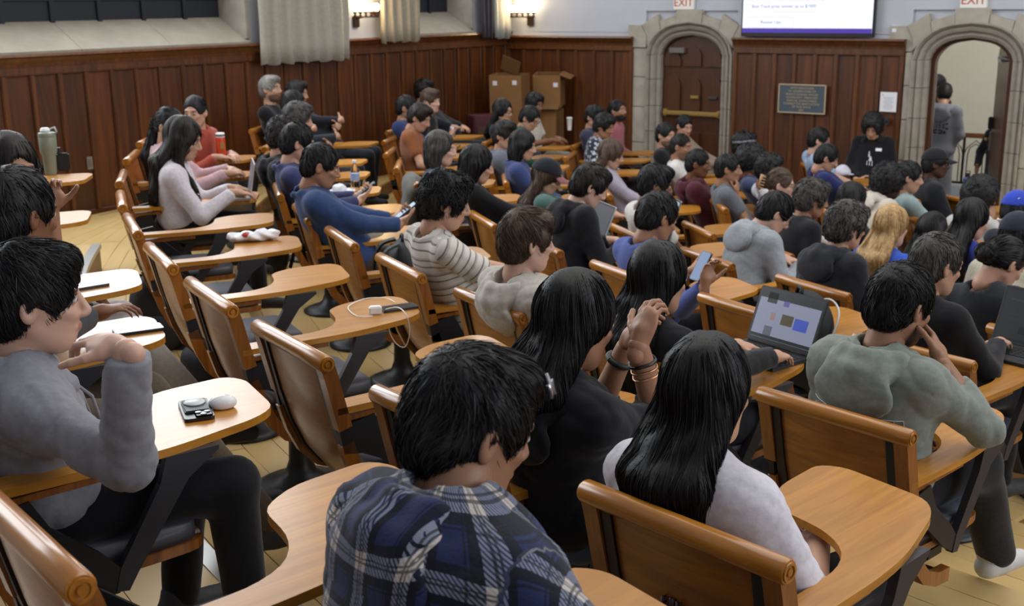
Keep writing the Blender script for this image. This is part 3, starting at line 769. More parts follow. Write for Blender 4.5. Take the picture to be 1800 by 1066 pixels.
def union(prims, k=0.04):
    fs = [p[0] for p in prims]
    def f(P):
        d = fs[0](P)
        for g in fs[1:]: d = smin(d, g(P), k)
        return d
    return f, np.min([p[1] for p in prims], 0), np.max([p[2] for p in prims], 0)
_NF = np.array([[1.0, 0.3, 0.2], [-0.4, 0.9, 0.3], [0.2, -0.5, 0.8], [0.7, 0.6, -0.4], [-0.6, 0.3, 0.75]])
def wnoise(P, freq, seed=0):
    """cheap smooth noise from warped sines, about -1..1"""
    r = np.random.default_rng(seed); out = 0; Q = P
    w1 = np.sin(P @ (r.normal(size=(3, 3)) * freq * 0.6) + r.uniform(0, 6, 3)) * (0.6 / freq)
    Q = P + w1.astype(np.float32)
    for i in range(3):
        k = r.normal(size=3); k /= np.linalg.norm(k); k2 = r.normal(size=3); k2 /= np.linalg.norm(k2)
        out = out + np.sin(Q @ (k * freq * (1 + 0.35 * i)) + r.uniform(0, 6)) * np.cos(Q @ (k2 * freq * 0.8) + r.uniform(0, 6))
    return out / 2.2
def nets(field, vox):
    f, lo, hi = field
    lo = np.asarray(lo) - 2.5 * vox; hi = np.asarray(hi) + 2.5 * vox
    n = np.ceil((hi - lo) / vox).astype(int) + 1
    ax = [lo[i] + vox * np.arange(n[i]) for i in range(3)]
    G = np.stack(np.meshgrid(*ax, indexing='ij'), -1).astype(np.float32).reshape(-1, 3)
    # coarse skip: evaluate in blocks to keep memory low
    v = np.concatenate([f(G[i:i + 400000]) for i in range(0, len(G), 400000)]).reshape(n)
    s = v < 0
    corner = [(i, j, k) for i in (0, 1) for j in (0, 1) for k in (0, 1)]
    sl = lambda o: tuple(slice(o[d], n[d] - 1 + o[d]) for d in range(3))
    cnt = sum(s[sl(c)].astype(np.int8) for c in corner)
    act = (cnt > 0) & (cnt < 8)
    idx = np.argwhere(act); m = len(idx)
    if m == 0: return np.zeros((0, 3)), np.zeros((0, 4), int)
    vid = -np.ones(act.shape, np.int64); vid[act] = np.arange(m)
    cv = {c: v[idx[:, 0] + c[0], idx[:, 1] + c[1], idx[:, 2] + c[2]] for c in corner}
    acc = np.zeros((m, 3)); num = np.zeros(m)
    for a in corner:
        for d in range(3):
            if a[d] == 0:
                b = list(a); b[d] = 1; b = tuple(b)
                va, vb = cv[a], cv[b]; x = (va < 0) != (vb < 0)
                t = np.where(x, va / np.where(x, va - vb, 1), 0)
                p = np.tile(np.array(a, float), (m, 1)); p[:, d] += t
                acc += p * x[:, None]; num += x
    V = lo + vox * (idx + acc / num[:, None])
    F = []
    for d in range(3):
        a, b = (d + 1) % 3, (d + 2) % 3
        s0 = np.take(s, range(n[d] - 1), d); s1 = np.take(s, range(1, n[d]), d)
        e = np.argwhere(s0 != s1); e = e[(e[:, a] > 0) & (e[:, b] > 0) & (e[:, a] < n[a] - 1) & (e[:, b] < n[b] - 1)]
        if len(e) == 0: continue
        def g(da, db):
            q = e.copy(); q[:, a] -= da; q[:, b] -= db; return vid[q[:, 0], q[:, 1], q[:, 2]]
        q = np.stack([g(1, 1), g(0, 1), g(0, 0), g(1, 0)], 1)
        flip = ~s0[e[:, 0], e[:, 1], e[:, 2]]
        q[flip] = q[flip][:, ::-1]; F.append(q)
    F = np.concatenate(F); F = F[(F >= 0).all(1)]
    return V, F
def smooth_mesh(V, F, it=1, lam=0.5):
    E = np.concatenate([F[:, [0, 1]], F[:, [1, 2]], F[:, [2, 3]], F[:, [3, 0]]])
    for _ in range(it):
        acc = np.zeros_like(V); cnt = np.zeros(len(V))
        np.add.at(acc, E[:, 0], V[E[:, 1]]); np.add.at(acc, E[:, 1], V[E[:, 0]]); np.add.at(cnt, E[:, 0], 1); np.add.at(cnt, E[:, 1], 1)
        V = V * (1 - lam) + lam * acc / np.maximum(cnt, 1)[:, None]
    return V
def cut(field, point, normal):          # keep the side the normal points away from
    f, lo, hi = field; p = np.asarray(point, np.float32); nn = np.asarray(normal, np.float32)
    return (lambda P: np.maximum(f(P), (P - p) @ nn)), lo, hi
def minus(field, other, k=0.01):
    f, lo, hi = field; g = other[0]
    return (lambda P: -smin(-f(P), g(P), k)), lo, hi

# ---- head (x right, y face forward, z up, origin at the skull centre)
def head_field():
    p = [ellip((0, -0.012, 0.028), (0.077, 0.099, 0.096)), ellip((0, 0.022, -0.035), (0.063, 0.076, 0.088)), ellip((0, 0.044, -0.088), (0.040, 0.044, 0.032)),
         capsule((-0.052, 0.0, -0.055), (-0.022, 0.055, -0.096), 0.016, 0.016), capsule((0.052, 0.0, -0.055), (0.022, 0.055, -0.096), 0.016, 0.016)]
    f = union(p, 0.025)
    f2 = union([f, capsule((-0.034, 0.083, 0.026), (0.034, 0.083, 0.026), 0.013, 0.013), capsule((-0.045, 0.068, -0.02), (-0.03, 0.082, -0.03), 0.014, 0.012), capsule((0.045, 0.068, -0.02), (0.03, 0.082, -0.03), 0.014, 0.012)], 0.014)
    f3 = minus(f2, ellip((-0.032, 0.100, 0.006), (0.017, 0.016, 0.011)), 0.012); f3 = minus(f3, ellip((0.032, 0.100, 0.006), (0.017, 0.016, 0.011)), 0.012)
    nose = union([capsule((0, 0.094, 0.012), (0, 0.114, -0.027), 0.0085, 0.0115), ellip((0, 0.104, -0.034), (0.017, 0.014, 0.010))], 0.008)
    f4 = union([f3, nose], 0.008)
    lips = union([capsule((-0.02, 0.088, -0.062), (0.02, 0.088, -0.062), 0.006, 0.006), capsule((0, 0.096, -0.060), (0, 0.095, -0.068), 0.0075, 0.0075)], 0.008)
    f5 = union([f4, lips], 0.007)
    f6 = union([f5, ellip((-0.032, 0.0835, 0.006), (0.013, 0.0125, 0.0105)), ellip((0.032, 0.0835, 0.006), (0.013, 0.0125, 0.0105))], 0.002)
    ears = []
    for s in (-1, 1):
        c, sn = math.cos(s * 0.45), math.sin(s * 0.45); Rm = np.array([[c, -sn, 0], [sn, c, 0], [0, 0, 1]])
        e = minus(ellip((s * 0.080, -0.008, -0.006), (0.010, 0.021, 0.032), Rm), ellip((s * 0.092, -0.004, -0.003), (0.009, 0.012, 0.020), Rm), 0.004); ears.append(e)
    f7 = union([f6] + ears, 0.006)
    f8 = union([f7, capsule((0, -0.022, -0.05), (0, -0.040, -0.135), 0.056, 0.050)], 0.025)
    return f8
_HEAD = {}
def head_mesh(vox):
    if vox not in _HEAD: _HEAD[vox] = nets(head_field(), vox)
    return _HEAD[vox]
def head_colors(V, skin, lips=1.0, beard=0.0, brow=(0.02, 0.015, 0.012), scalp=0.0):
    c = np.tile(np.array(skin, np.float32), (len(V), 1)); x, y, z = V.T
    n = wnoise(V.astype(np.float32), 40, 3) * 0.05; c *= (1 + n)[:, None]
    def mix(mask, col):
        nonlocal c; c = c * (1 - mask[:, None]) + np.array(col, np.float32) * mask[:, None]
    sm = lambda d, a, b: np.clip((b - d) / (b - a), 0, 1)
    if beard:
        m = sm(z + 0.25 * np.maximum(0, 0.03 - y), -0.055, -0.040) * sm(-y, -0.012, 0.005) * sm(-z, 0.125, 0.13)
        mix(np.clip(m * beard, 0, 1), mul(brow, 1.2))
    d = np.hypot(x / 0.022, (z + 0.064) / 0.0105); mix(sm(d, 0.75, 1.1) * (y > 0.075) * 0.75 * lips, (skin[0] * 0.75, skin[1] * 0.42, skin[2] * 0.42))
    d = np.hypot((np.abs(x) - 0.034) / 0.022, (z - 0.029 + 0.1 * np.abs(np.abs(x) - 0.03)) / 0.0055); mix(sm(d, 0.7, 1.15) * (y > 0.06) * 0.9, brow)
    for s in (-1, 1):
        d = np.sqrt((x - s * 0.032) ** 2 + (y - 0.0835) ** 2 + (z - 0.006) ** 2); ey = (d < 0.0150) & (y > 0.088)
        e2 = np.hypot((x - s * 0.032) / 0.013, (z - 0.006) / 0.0062)
        mix((ey & (e2 < 1)) * 1.0, (0.55, 0.53, 0.5)); mix((ey & (np.hypot(x - s * 0.032, z - 0.006) < 0.0062)) * 1.0, (0.015, 0.01, 0.008))
        mix((ey & (e2 > 0.9) & (e2 < 1.25) & (z > 0.006)) * 0.8, (0.02, 0.015, 0.012))
    if scalp:
        m = sm(-(z + 0.35 * (-y)), -0.045, -0.02) * sm(y, 0.06, 0.085); mix(m * scalp, brow)
    return np.clip(c, 0, 1)
# ---- hand (x across the knuckles towards the thumb, y along the fingers, palm faces -z)
def hand_field(curl, spread=0.25, thumb=0.5):
    P = [ellip((0, 0.045, 0), (0.041, 0.050, 0.0155)), capsule((0.0, -0.045, 0), (0, 0.02, 0), 0.0255, 0.028), capsule((0.03, 0.02, -0.006), (0.034, 0.045, -0.01), 0.016, 0.013)]
    base = union(P, 0.018)
    F = []
    for i, (x, ln) in enumerate(((0.029, 0.072), (0.0105, 0.080), (-0.0085, 0.074), (-0.027, 0.058))):
        a = np.array([x, 0.085 - 0.006 * abs(i - 1), 0.0]); ang = 0.0; sp = (x / 0.03) * spread * 0.3
        r = 0.0088 - 0.0006 * i; seg = [ln * 0.44, ln * 0.31, ln * 0.25]; ch = []
        for k, l in enumerate(seg):
            ang += curl * (0.85 + 0.06 * i) * (1.0 if k else 0.8)
            d = np.array([math.sin(sp) * math.cos(ang), math.cos(sp) * math.cos(ang), -math.sin(ang)]); b = a + d * l
            ch.append(capsule(a, b, r, r * 0.9)); a = b; r *= 0.9
        F.append(union(ch, 0.003))
    a = np.array([0.036, 0.018, -0.006]); ch = []; ang = 0.0
    for k, (l, r) in enumerate(((0.034, 0.0125), (0.032, 0.0105), (0.026, 0.0095))):
        th = 0.85 - 0.45 * k * thumb; ph = 0.35 + 0.35 * thumb * k
        d = np.array([math.sin(th) * math.cos(ph * 0.6), math.cos(th) * math.cos(ph * 0.6), -math.sin(ph * 0.6)]); b = a + d * l
        ch.append(capsule(a, b, r, r * 0.88)); a = b
    F.append(union(ch, 0.004))
    f = base
    for g in F: f = union([f, g], 0.006)
    return f
_HAND = {}
def hand_mesh(curl, vox):
    k = (curl, vox)
    if k not in _HAND: _HAND[k] = nets(hand_field(curl), vox)
    return _HAND[k]
def frame(y, hint):                     # rotation whose columns are x,y,z with y along y and z near hint
    y = np.asarray(y, float); y = y / np.linalg.norm(y); z = np.asarray(hint, float); z = z - y * (z @ y); z = z / (np.linalg.norm(z) + 1e-9)
    return np.stack([np.cross(y, z), y, z], 1)
def rotz(a): c, s = math.cos(a), math.sin(a); return np.array([[c, -s, 0], [s, c, 0], [0, 0, 1.0]])
def rotx(a): c, s = math.cos(a), math.sin(a); return np.array([[1, 0, 0], [0, c, -s], [0, s, c]])
def roty(a): c, s = math.cos(a), math.sin(a); return np.array([[c, 0, s], [0, 1, 0], [-s, 0, c]])

# ---- hair
def strands(field, roots, dirs, steps, ds, lift, rad, wav, grav, seed, taper=True, swirl=0.0):
    """walk from roots along dirs over the hair mass; returns tubes"""
    f = field[0]; r = np.random.default_rng(seed); N = len(roots); p = roots.astype(np.float32); d = dirs.astype(np.float32)
    pts = [p.copy()]; e = 0.003
    lf = (lift * r.uniform(-0.2, 1.0, N)).astype(np.float32)
    for s in range(steps):
        w1 = wnoise(p, 28, seed) [:, None] * r.normal(size=3) + wnoise(p, 60, seed + 1)[:, None] * r.normal(size=3)
        d = d + grav + w1.astype(np.float32) * wav
        d /= np.linalg.norm(d, axis=1, keepdims=True) + 1e-6
        p = p + d * ds
        v = f(p); g = np.stack([f(p + np.array([e, 0, 0], np.float32)) - v, f(p + np.array([0, e, 0], np.float32)) - v, f(p + np.array([0, 0, e], np.float32)) - v], 1) / e
        g /= np.linalg.norm(g, axis=1, keepdims=True) + 1e-6
        tgt = lf * (s + 1) / steps
        p = p + g * np.clip(tgt - v, -0.008, 0.02)[:, None] * 0.8
        d = d - g * (d * g).sum(1, keepdims=True) * 0.7
        pts.append(p.copy())
    Q = np.stack(pts, 1)                     # N, S+1, 3
    S = steps + 1
    tdir = np.gradient(Q, axis=1); tdir /= np.linalg.norm(tdir, axis=2, keepdims=True) + 1e-9
    ref = r.normal(size=(N, 1, 3)); a = np.cross(tdir, ref); a /= np.linalg.norm(a, axis=2, keepdims=True) + 1e-9
    u = np.linspace(0, 1, S); ww = (rad * (1 - (0.85 * u ** 2 if taper else 0)))[None, :, None] * r.uniform(0.6, 1.3, (N, 1, 1))
    V = np.stack([Q - ww * a, Q + ww * a], 2)
    base = ((np.arange(N)[:, None] * S + np.arange(S - 1)[None, :]) * 2).reshape(-1)
    F = np.stack([base, base + 1, base + 3, base + 2], -1)
    return V.reshape(-1, 3), F
def hair_build(style, vox, nstr, world_down, extra=None, seed=1, rad=0.0016):
    """hair mass and strands in head space; world_down: gravity in head space"""
    D = np.asarray(world_down, np.float32)
    t = {'short': 0.009, 'crop': 0.006, 'fluffy': 0.019, 'curly': 0.018, 'afro': 0.042, 'buzz': 0.002, 'bob': 0.013, 'long': 0.010, 'wavy': 0.016, 'bun': 0.007, 'pony': 0.007, 'fringe': 0.013, 'quiff': 0.011, 'cap': 0.008}[style]
    cap = ellip((0, -0.014, 0.030), (0.078 + t, 0.100 + t * 1.05, 0.097 + t * 1.15))
    prims = [cap]
    if style in ('fringe', 'quiff', 'fluffy', 'curly'): prims.append(ellip((0, 0.055, 0.095), (0.055 + t * 0.5, 0.045 + t * 0.4, 0.032 + t * 0.3)))
    if style in ('short', 'crop', 'fluffy', 'curly', 'fringe', 'quiff', 'buzz', 'afro', 'cap'): prims.append(ellip((0, -0.055, -0.03), (0.066 + t * 0.6, 0.055 + t * 0.5, 0.06 + t * 0.4)))
    if style == 'bob': prims += [ellip((0, -0.045, -0.06), (0.09, 0.075, 0.10))]
    m = union(prims, 0.03)
    # face opening and hairline
    zt = 0.072 if style not in ('fringe',) else 0.035
    m = minus(m, ellip((0, 0.125, -0.045), (0.074 if style not in ('bob', 'long', 'wavy') else 0.066, 0.080, zt + 0.055)), 0.012)
    if style in ('short', 'crop', 'buzz', 'quiff', 'fringe', 'fluffy', 'curly', 'cap', 'bun', 'pony'):
        for s in (-1, 1): m = minus(m, ellip((s * 0.092, 0.018, -0.035), (0.03, 0.036 if style not in ('fluffy',) else 0.03, 0.045)), 0.008)
        nape = {'fluffy': -0.105, 'curly': -0.10, 'fringe': -0.085}.get(style, -0.075)
        m = cut(m, (0, 0, nape), (0, 0.25, -0.97))
    if style == 'afro': m = cut(m, (0, 0, -0.07), (0, 0.35, -0.94))
    if extra: m = union([m] + extra, 0.03)
    amp, fr = {'curly': (0.007, 110), 'afro': (0.006, 120), 'fluffy': (0.007, 80), 'wavy': (0.008, 55), 'long': (0.003, 60), 'fringe': (0.004, 80), 'quiff': (0.004, 80)}.get(style, (0.003, 80))
    base = m[0]
    m2 = ((lambda P: base(P) + amp * wnoise(P * np.array([1, 1, 0.55], np.float32), fr, seed)), m[1] - amp, m[2] + amp)
    V, F = nets(m2, vox)
    if nstr:
        r = np.random.default_rng(seed + 5); pick = r.integers(0, len(V), nstr); roots = V[pick]
        crown = np.array([0.012, -0.055, 0.13]); out = roots - crown; e = 0.003
        if style in ('long', 'wavy', 'bob'):
            dirs = D[None] * 0.8 + out * np.array([4.0, 1.0, 0]) ; gr = D * 0.55; steps, ds = (9, 0.016) if style != 'bob' else (7, 0.014); wav = 0.35 if style == 'wavy' else 0.10; lift = 0.006
        elif style in ('curly', 'afro'):
            dirs = r.normal(size=(nstr, 3)); gr = D * 0.05; steps, ds = 7, 0.006; wav = 1.6; lift = 0.012
        elif style == 'fluffy':
            dirs = out * 6 + r.normal(size=(nstr, 3)) * 0.5; gr = D * 0.10; steps, ds = 7, 0.008; wav = 0.55; lift = 0.013
        elif style in ('bun', 'pony'):
            knot = np.array([0, -0.12, 0.02]); dirs = knot - roots; gr = D * 0.05; steps, ds = 7, 0.011; wav = 0.08; lift = 0.003
        else:
            dirs = out * 6 + np.array([0, 0.35, 0]) + np.cross(out, [0, 0, 1]) * 2.0 + r.normal(size=(nstr, 3)) * 0.15; gr = D * 0.12; steps, ds = 7, 0.0075; wav = 0.25; lift = 0.008
        dirs = dirs / (np.linalg.norm(dirs, axis=1, keepdims=True) + 1e-9)
        SV, SF = strands((base, 0, 0), roots, dirs, steps, ds, lift, rad, wav, gr.astype(np.float32), seed)
        F = np.concatenate([F, SF + len(V)]); V = np.concatenate([V, SV])
    return V, F
# ------------------------------------------------------------------ people
LOD = {0: dict(top=0.0095, body=0.010, head=0.0040, hair=0.0065, ns=4200, rad=0.0010, hand=0.0042),
       1: dict(top=0.015, body=0.016, head=0.0065, hair=0.009, ns=1300, rad=0.0017, hand=0.0065),
       2: dict(top=0.021, body=0.021, head=0.0092, hair=0.011, ns=500, rad=0.0024, hand=0.0085)}
def set_attr(me, name, col):
    a = me.attributes.new(name, 'FLOAT_COLOR', 'POINT'); c = np.ones((len(me.vertices), 4), np.float32); c[:, :3] = col; a.data.foreach_set('color', c.ravel())
def set_vec(me, name, vec):
    a = me.attributes.new(name, 'FLOAT_VECTOR', 'POINT'); a.data.foreach_set('vector', np.asarray(vec, np.float32).ravel())

def mat_pattern(kind):
    if kind in MATS: return MATS[kind]
    m, nt, b = new_mat(kind); b.inputs['Roughness'].default_value = 0.9; b.inputs['Specular IOR Level'].default_value = 0.15; b.inputs['Sheen Weight'].default_value = 0.15
    at_ = node(nt, 'ShaderNodeAttribute'); at_.attribute_name = 'pat'; sp = node(nt, 'ShaderNodeSeparateXYZ'); link(nt, at_.outputs['Vector'], sp.inputs[0])
    def mth(op, a, bb=None, c=None):
        n = node(nt, 'ShaderNodeMath', operation=op)
        for i, v in enumerate((a, bb, c)):
            if v is None: continue
            if isinstance(v, (int, float)): n.inputs[i].default_value = v
            else: link(nt, v, n.inputs[i])
        return n.outputs[0]
    def mixc(fac, a, bb):
        n = node(nt, 'ShaderNodeMix', data_type='RGBA')
        if isinstance(fac, (int, float)): n.inputs['Factor'].default_value = fac
        else: link(nt, fac, n.inputs['Factor'])
        for k, v in (('A', a), ('B', bb)):
            s = [i for i in n.inputs if i.name == k and i.type == 'RGBA'][0]
            if isinstance(v, tuple): s.default_value = C4(v)
            else: link(nt, v, s)
        return [o for o in n.outputs if o.type == 'RGBA'][0]
    U, Vv = sp.outputs[0], sp.outputs[1]
    def band(x, period, lo, hi):
        f = mth('FRACT', mth('ADD', mth('DIVIDE', x, period), 100.0)); return mth('MULTIPLY', mth('GREATER_THAN', f, lo), mth('LESS_THAN', f, hi))
    if kind == 'plaid':
        P = 0.098; navy = srgb('252e54'); blk = srgb('14151d'); cream = srgb('c4bcb6'); mid = srgb('7d8294')
        tw = mth('GREATER_THAN', mth('FRACT', mth('ADD', mth('DIVIDE', mth('ADD', U, Vv), 0.0075), 100.0)), 0.42)
        col = mixc(mth('MULTIPLY', mth('MAXIMUM', band(U, P, 0.28, 0.42), band(U, P, 0.86, 1.0)), 0.85), navy, blk); col = mixc(mth('MULTIPLY', mth('MAXIMUM', band(Vv, P, 0.28, 0.42), band(Vv, P, 0.86, 1.0)), 0.85), col, blk)
        bu = band(U, P, 0.0, 0.28); bv = band(Vv, P, 0.0, 0.28)
        one = mth('MAXIMUM', bu, bv); both = mth('MULTIPLY', bu, bv)
        col = mixc(mth('MULTIPLY', one, tw), col, mid); col = mixc(mth('MULTIPLY', both, mth('ADD', mth('MULTIPLY', tw, 0.25), 0.75)), col, cream)
        ln = mth('MAXIMUM', band(U, P, 0.10, 0.135), band(Vv, P, 0.10, 0.135)); ln = mth('MAXIMUM', ln, band(U, P, 0.165, 0.19)); ln = mth('MAXIMUM', ln, band(Vv, P, 0.165, 0.19))
        col = mixc(mth('MULTIPLY', mth('MULTIPLY', ln, one), 0.75), col, blk)
        ln2 = mth('MAXIMUM', band(U, P, 0.80, 0.83), band(Vv, P, 0.80, 0.83)); col = mixc(mth('MULTIPLY', ln2, 0.7), col, blk)
    elif kind == 'stripes':
        base = srgb('c9c4bd'); ln = mth('MAXIMUM', band(Vv, 0.075, 0.0, 0.10), band(Vv, 0.075, 0.42, 0.50)); col = mixc(mth('MULTIPLY', ln, 0.85), base, srgb('5c5754'))
        col = mixc(mth('MULTIPLY', band(Vv, 0.075, 0.50, 0.62), 0.5), col, srgb('8d8780'))
    elif kind == 'floral':
        n = node(nt, 'ShaderNodeTexVoronoi'); n.inputs['Scale'].default_value = 26; tc = node(nt, 'ShaderNodeTexCoord'); link(nt, tc.outputs['Object'], n.inputs['Vector'])
        col = mixc(mth('LESS_THAN', n.outputs['Distance'], 0.42), srgb('2e3646'), srgb('b9bec8'))
    link(nt, col, b.inputs['Base Color'])
    tc = node(nt, 'ShaderNodeTexCoord'); nz = node(nt, 'ShaderNodeTexNoise'); nz.inputs['Scale'].default_value = 180; link(nt, tc.outputs['Object'], nz.inputs['Vector'])
    bp = node(nt, 'ShaderNodeBump'); bp.inputs['Strength'].default_value = 0.25; bp.inputs['Distance'].default_value = 0.004; link(nt, nz.outputs['Fac'], bp.inputs['Height']); link(nt, bp.outputs[0], b.inputs['Normal'])
    MATS[kind] = m; return m
_SHOE = {}
def shoe_mesh(col, vox=0.011):
    k = col
    if k not in _SHOE:
        f = union([capsule((0, -0.045, 0.045), (0, 0.02, 0.05), 0.040, 0.044), capsule((0, 0.02, 0.045), (0, 0.145, 0.032), 0.044, 0.034), capsule((0, -0.03, 0.05), (0, -0.02, 0.10), 0.040, 0.041)], 0.02)
        f = cut(f, (0, 0, 0.0), (0, 0, -1)); V, F = nets(f, vox); me = mesh_np('shoe', V, F); me.materials.append(mat_plain('shoe_' + col, srgb(col), 0.6, 0, 0.3, 0.06, 30)); _SHOE[k] = me
    return _SHOE[k]
SKINS = {'pale': srgb('c79f8c'), 'fair': srgb('b98f78'), 'tan': srgb('9c7259'), 'brown': srgb('7a523b'), 'dark': srgb('4a3024')}
HAIRC = {'black': (0.0075, 0.0072, 0.0085), 'dark': (0.014, 0.011, 0.010), 'brown': (0.068, 0.042, 0.027), 'greyd': (0.06, 0.057, 0.055), 'grey': (0.20, 0.19, 0.18), 'blonde': (0.42, 0.27, 0.12)}
PEOPLE = {}
def person(key, x, y, row, label, hair='short', hc='black', skin='fair', top='long', tc='303338', pants='22242b', chair=None, hd=1.15, lod=2, yaw=0, pitch=8, tilt=0,
           arms='lap', body=0, lean=0.10, beard=0.0, pattern=None, shoe='3a3a3c', hoodc=None, legs='sit', hip=None, scale=1.0, hairlen=0.30, arm=None, scalp=0, extra=None, fold=1.0, side=None, legdir=0, group=None, hat=None, width=1.0, hipy=0.24, sleeve=0.68, cuff=0.04, shin=0.02, noff=0.0, latk=0.85, ndrop=0.052, legw=1.0):
    L = LOD[lod]; fz = FLOORZ[row]; Hc = at(x, y, fz + hd); seed = (hash(key) % 1000) if False else sum(ord(c) * (i + 3) for i, c in enumerate(key)) % 997
    if chair: phi = CHAIRS[chair][1] + body
    else: phi = to_polar(Hc)[0] + body
    a = math.radians(phi); f = np.array([math.cos(a), math.sin(a), 0]); r = np.array([f[1], -f[0], 0]); Zu = np.array([0, 0, 1.0])
    if legs == 'stand': hp = np.array([Hc[0], Hc[1], 0]) - f * 0.03; hp[2] = fz + 0.56 * (hd + 0.10)
    elif hip is not None: hp = np.array(hip, float)
    elif chair: hp = chair_pt(chair, 0.0, hipy, 0.0); hp[2] = fz + 0.565
    else: hp = Hc - f * lean; hp[2] = fz + 0.565
    Rh = rotz(math.radians(phi + yaw - 90)) @ rotx(-math.radians(pitch)) @ roty(math.radians(tilt))
    N = Hc + Rh @ np.array([0, -0.050, -0.115]) + np.array([0, 0, -ndrop])
    N = N + r * noff
    if chair: hp = hp + r * ((N - hp) @ r) * latk
    d = N - hp; ln = np.linalg.norm(d)
    if legs != 'stand' and ln > 0.60: hp = hp + d * (1 - 0.60 / ln) * np.array([1, 1, 0]); d = N - hp; ln = np.linalg.norm(d)
    U = d / ln; R = r - U * (r @ U); R /= np.linalg.norm(R); Fv = np.cross(U, R)
    root = empty('person', (hp[0], hp[1], fz)); org = np.array([hp[0], hp[1], fz]); sc = scale
    tag(root, label, 'person', group)
    def W(p): return np.asarray(p, float) - org
    Hl, Nl, hl = W(Hc), W(N), W(hp)
    Rm = np.stack([R, Fv, U], 1).astype(np.float32)
    sw = 0.168 * sc * width
    S = {1: Nl - U * 0.050 + R * sw - Fv * 0.005, -1: Nl - U * 0.050 - R * sw - Fv * 0.005}
    def pt(q, b_, z): return r * q + f * b_ + np.array([0, 0, z]) + (hl * np.array([1, 1, 0]))
    up = Zu
    def P_(name, s):
        if name == 'lap': return pt(s * 0.10, 0.27, 0.625), f * 0.8 - r * s * 0.5 - up * 0.15, up, 0.45
        if name == 'tablet': return pt(0.17 if s > 0 else -0.04, 0.34, 0.735), f * 0.7 - r * s * 0.6 - up * 0.1, up, 0.40
        if name == 'type': return pt(0.13 if s > 0 else -0.06, 0.32, 0.75), f * 0.95 - r * s * 0.2 - up * 0.15, up, 0.45
        if name == 'phone': return pt(s * 0.085, 0.27, 0.76), f * 0.55 - r * s * 0.5 + up * 0.35, -up * 0.8 + f * 0.5, 0.75
        if name == 'fold': return pt(-s * 0.04, 0.23 + 0.03 * s, 0.80 + 0.03 * s), -r * s * 1.0 + f * 0.1, f + up * 0.3, 0.5
        if name == 'chin': return Hl + Rh @ np.array([s * 0.045, 0.085, -0.205]), Rh @ np.array([-s * 0.15, 0.1, 1.0]), Rh @ np.array([s * 0.35, 1.0, 0]), 0.85
        if name == 'face': return Hl + Rh @ np.array([s * 0.10, 0.08, -0.15]), Rh @ np.array([-s * 0.30, 0.0, 1.0]), Rh @ np.array([s * 1.0, 0.3, 0]), 0.7
        if name == 'mouth': return Hl + Rh @ np.array([s * 0.10, 0.185, -0.13]), Rh @ np.array([-s * 0.75, -0.75, 0.35]), Rh @ np.array([s * 0.5, 0.5, 0.7]), 0.65
        if name == 'side': return hl + np.array([0, 0, -0.02]) + r * s * 0.24 + f * 0.06, -up, r * s, 0.5
        if name == 'pocket': return hl + np.array([0, 0, 0.08]) + r * s * 0.10 + f * 0.16, -r * s * 0.8 - up * 0.3, f, 0.5
        raise KeyError(name)
    am = {'lap': ('lap', 'lap'), 'tablet': ('tablet', 'tablet'), 'type': ('type', 'type'), 'phone': ('phone', 'phone'), 'fold': ('fold', 'fold'), 'chinR': ('chin', 'lap'), 'chinL': ('tablet', 'chin'), 'chinRt': ('chin', 'tablet'),
          'faceR': ('face', 'tablet'), 'faceL': ('tablet', 'face'), 'mouthR': ('mouth', 'lap'), 'side': ('side', 'side'), 'pocket': ('pocket', 'pocket'), 'both': ('chin', 'chin')}[arms]
    AR = {}
    for s, nm in ((1, am[0]), (-1, am[1])):
        ov = (arm or {}).get('R' if s > 0 else 'L')
        if ov: tgt, hdir, back, curl = W(ov[0]), np.asarray(ov[1], float), np.asarray(ov[2], float), ov[3]; pole = np.asarray(ov[4], float) if len(ov) > 4 else None
        else: (tgt, hdir, back, curl), pole = P_(nm, s), None
        A_, B_ = 0.285 * sc, 0.255 * sc; v = tgt - S[s]; dd = np.linalg.norm(v)
        if dd > A_ + B_ - 0.01: v = v * (A_ + B_ - 0.01) / dd; dd = A_ + B_ - 0.01
        if dd < 0.10: v = v * 0.10 / dd; dd = 0.10
        vn = v / dd; ca = (A_ * A_ + dd * dd - B_ * B_) / (2 * A_ * dd); ca = max(-1, min(1, ca))
        if pole is None: pole = -U * 0.9 + R * s * 0.45 - Fv * 0.25
        pv = pole - vn * (pole @ vn); pv /= np.linalg.norm(pv) + 1e-9
        E_ = S[s] + A_ * (vn * ca + pv * math.sqrt(max(0, 1 - ca * ca))); AR[s] = (S[s], E_, S[s] + v, hdir / np.linalg.norm(hdir), back, curl)
    sleeve_end = {'tee': sleeve}.get(top, None)
    bulk = {'hoodie': 1.14, 'jacket': 1.14, 'long': 1.03, 'collar': 1.03, 'tee': 1.04}[top]
    wd = sc * bulk * width
    torso = [ellip(hl + U * 0.03, (0.168 * wd, 0.138 * wd, 0.12), Rm), ellip(hl + U * 0.33 * ln, (0.152 * wd, 0.118 * wd, 0.19), Rm), ellip(hl + U * 0.66 * ln - Fv * 0.005, (0.170 * wd, 0.116 * wd, 0.19), Rm),
             capsule(S[1] * 0.92 + S[-1] * 0.08 , S[-1] * 0.92 + S[1] * 0.08, 0.060 * bulk, 0.060 * bulk), capsule(Nl - U * 0.055, Nl - U * 0.005, 0.082, 0.062)]
    tf = union(torso, 0.055)
    parts = [tf]; armf = []
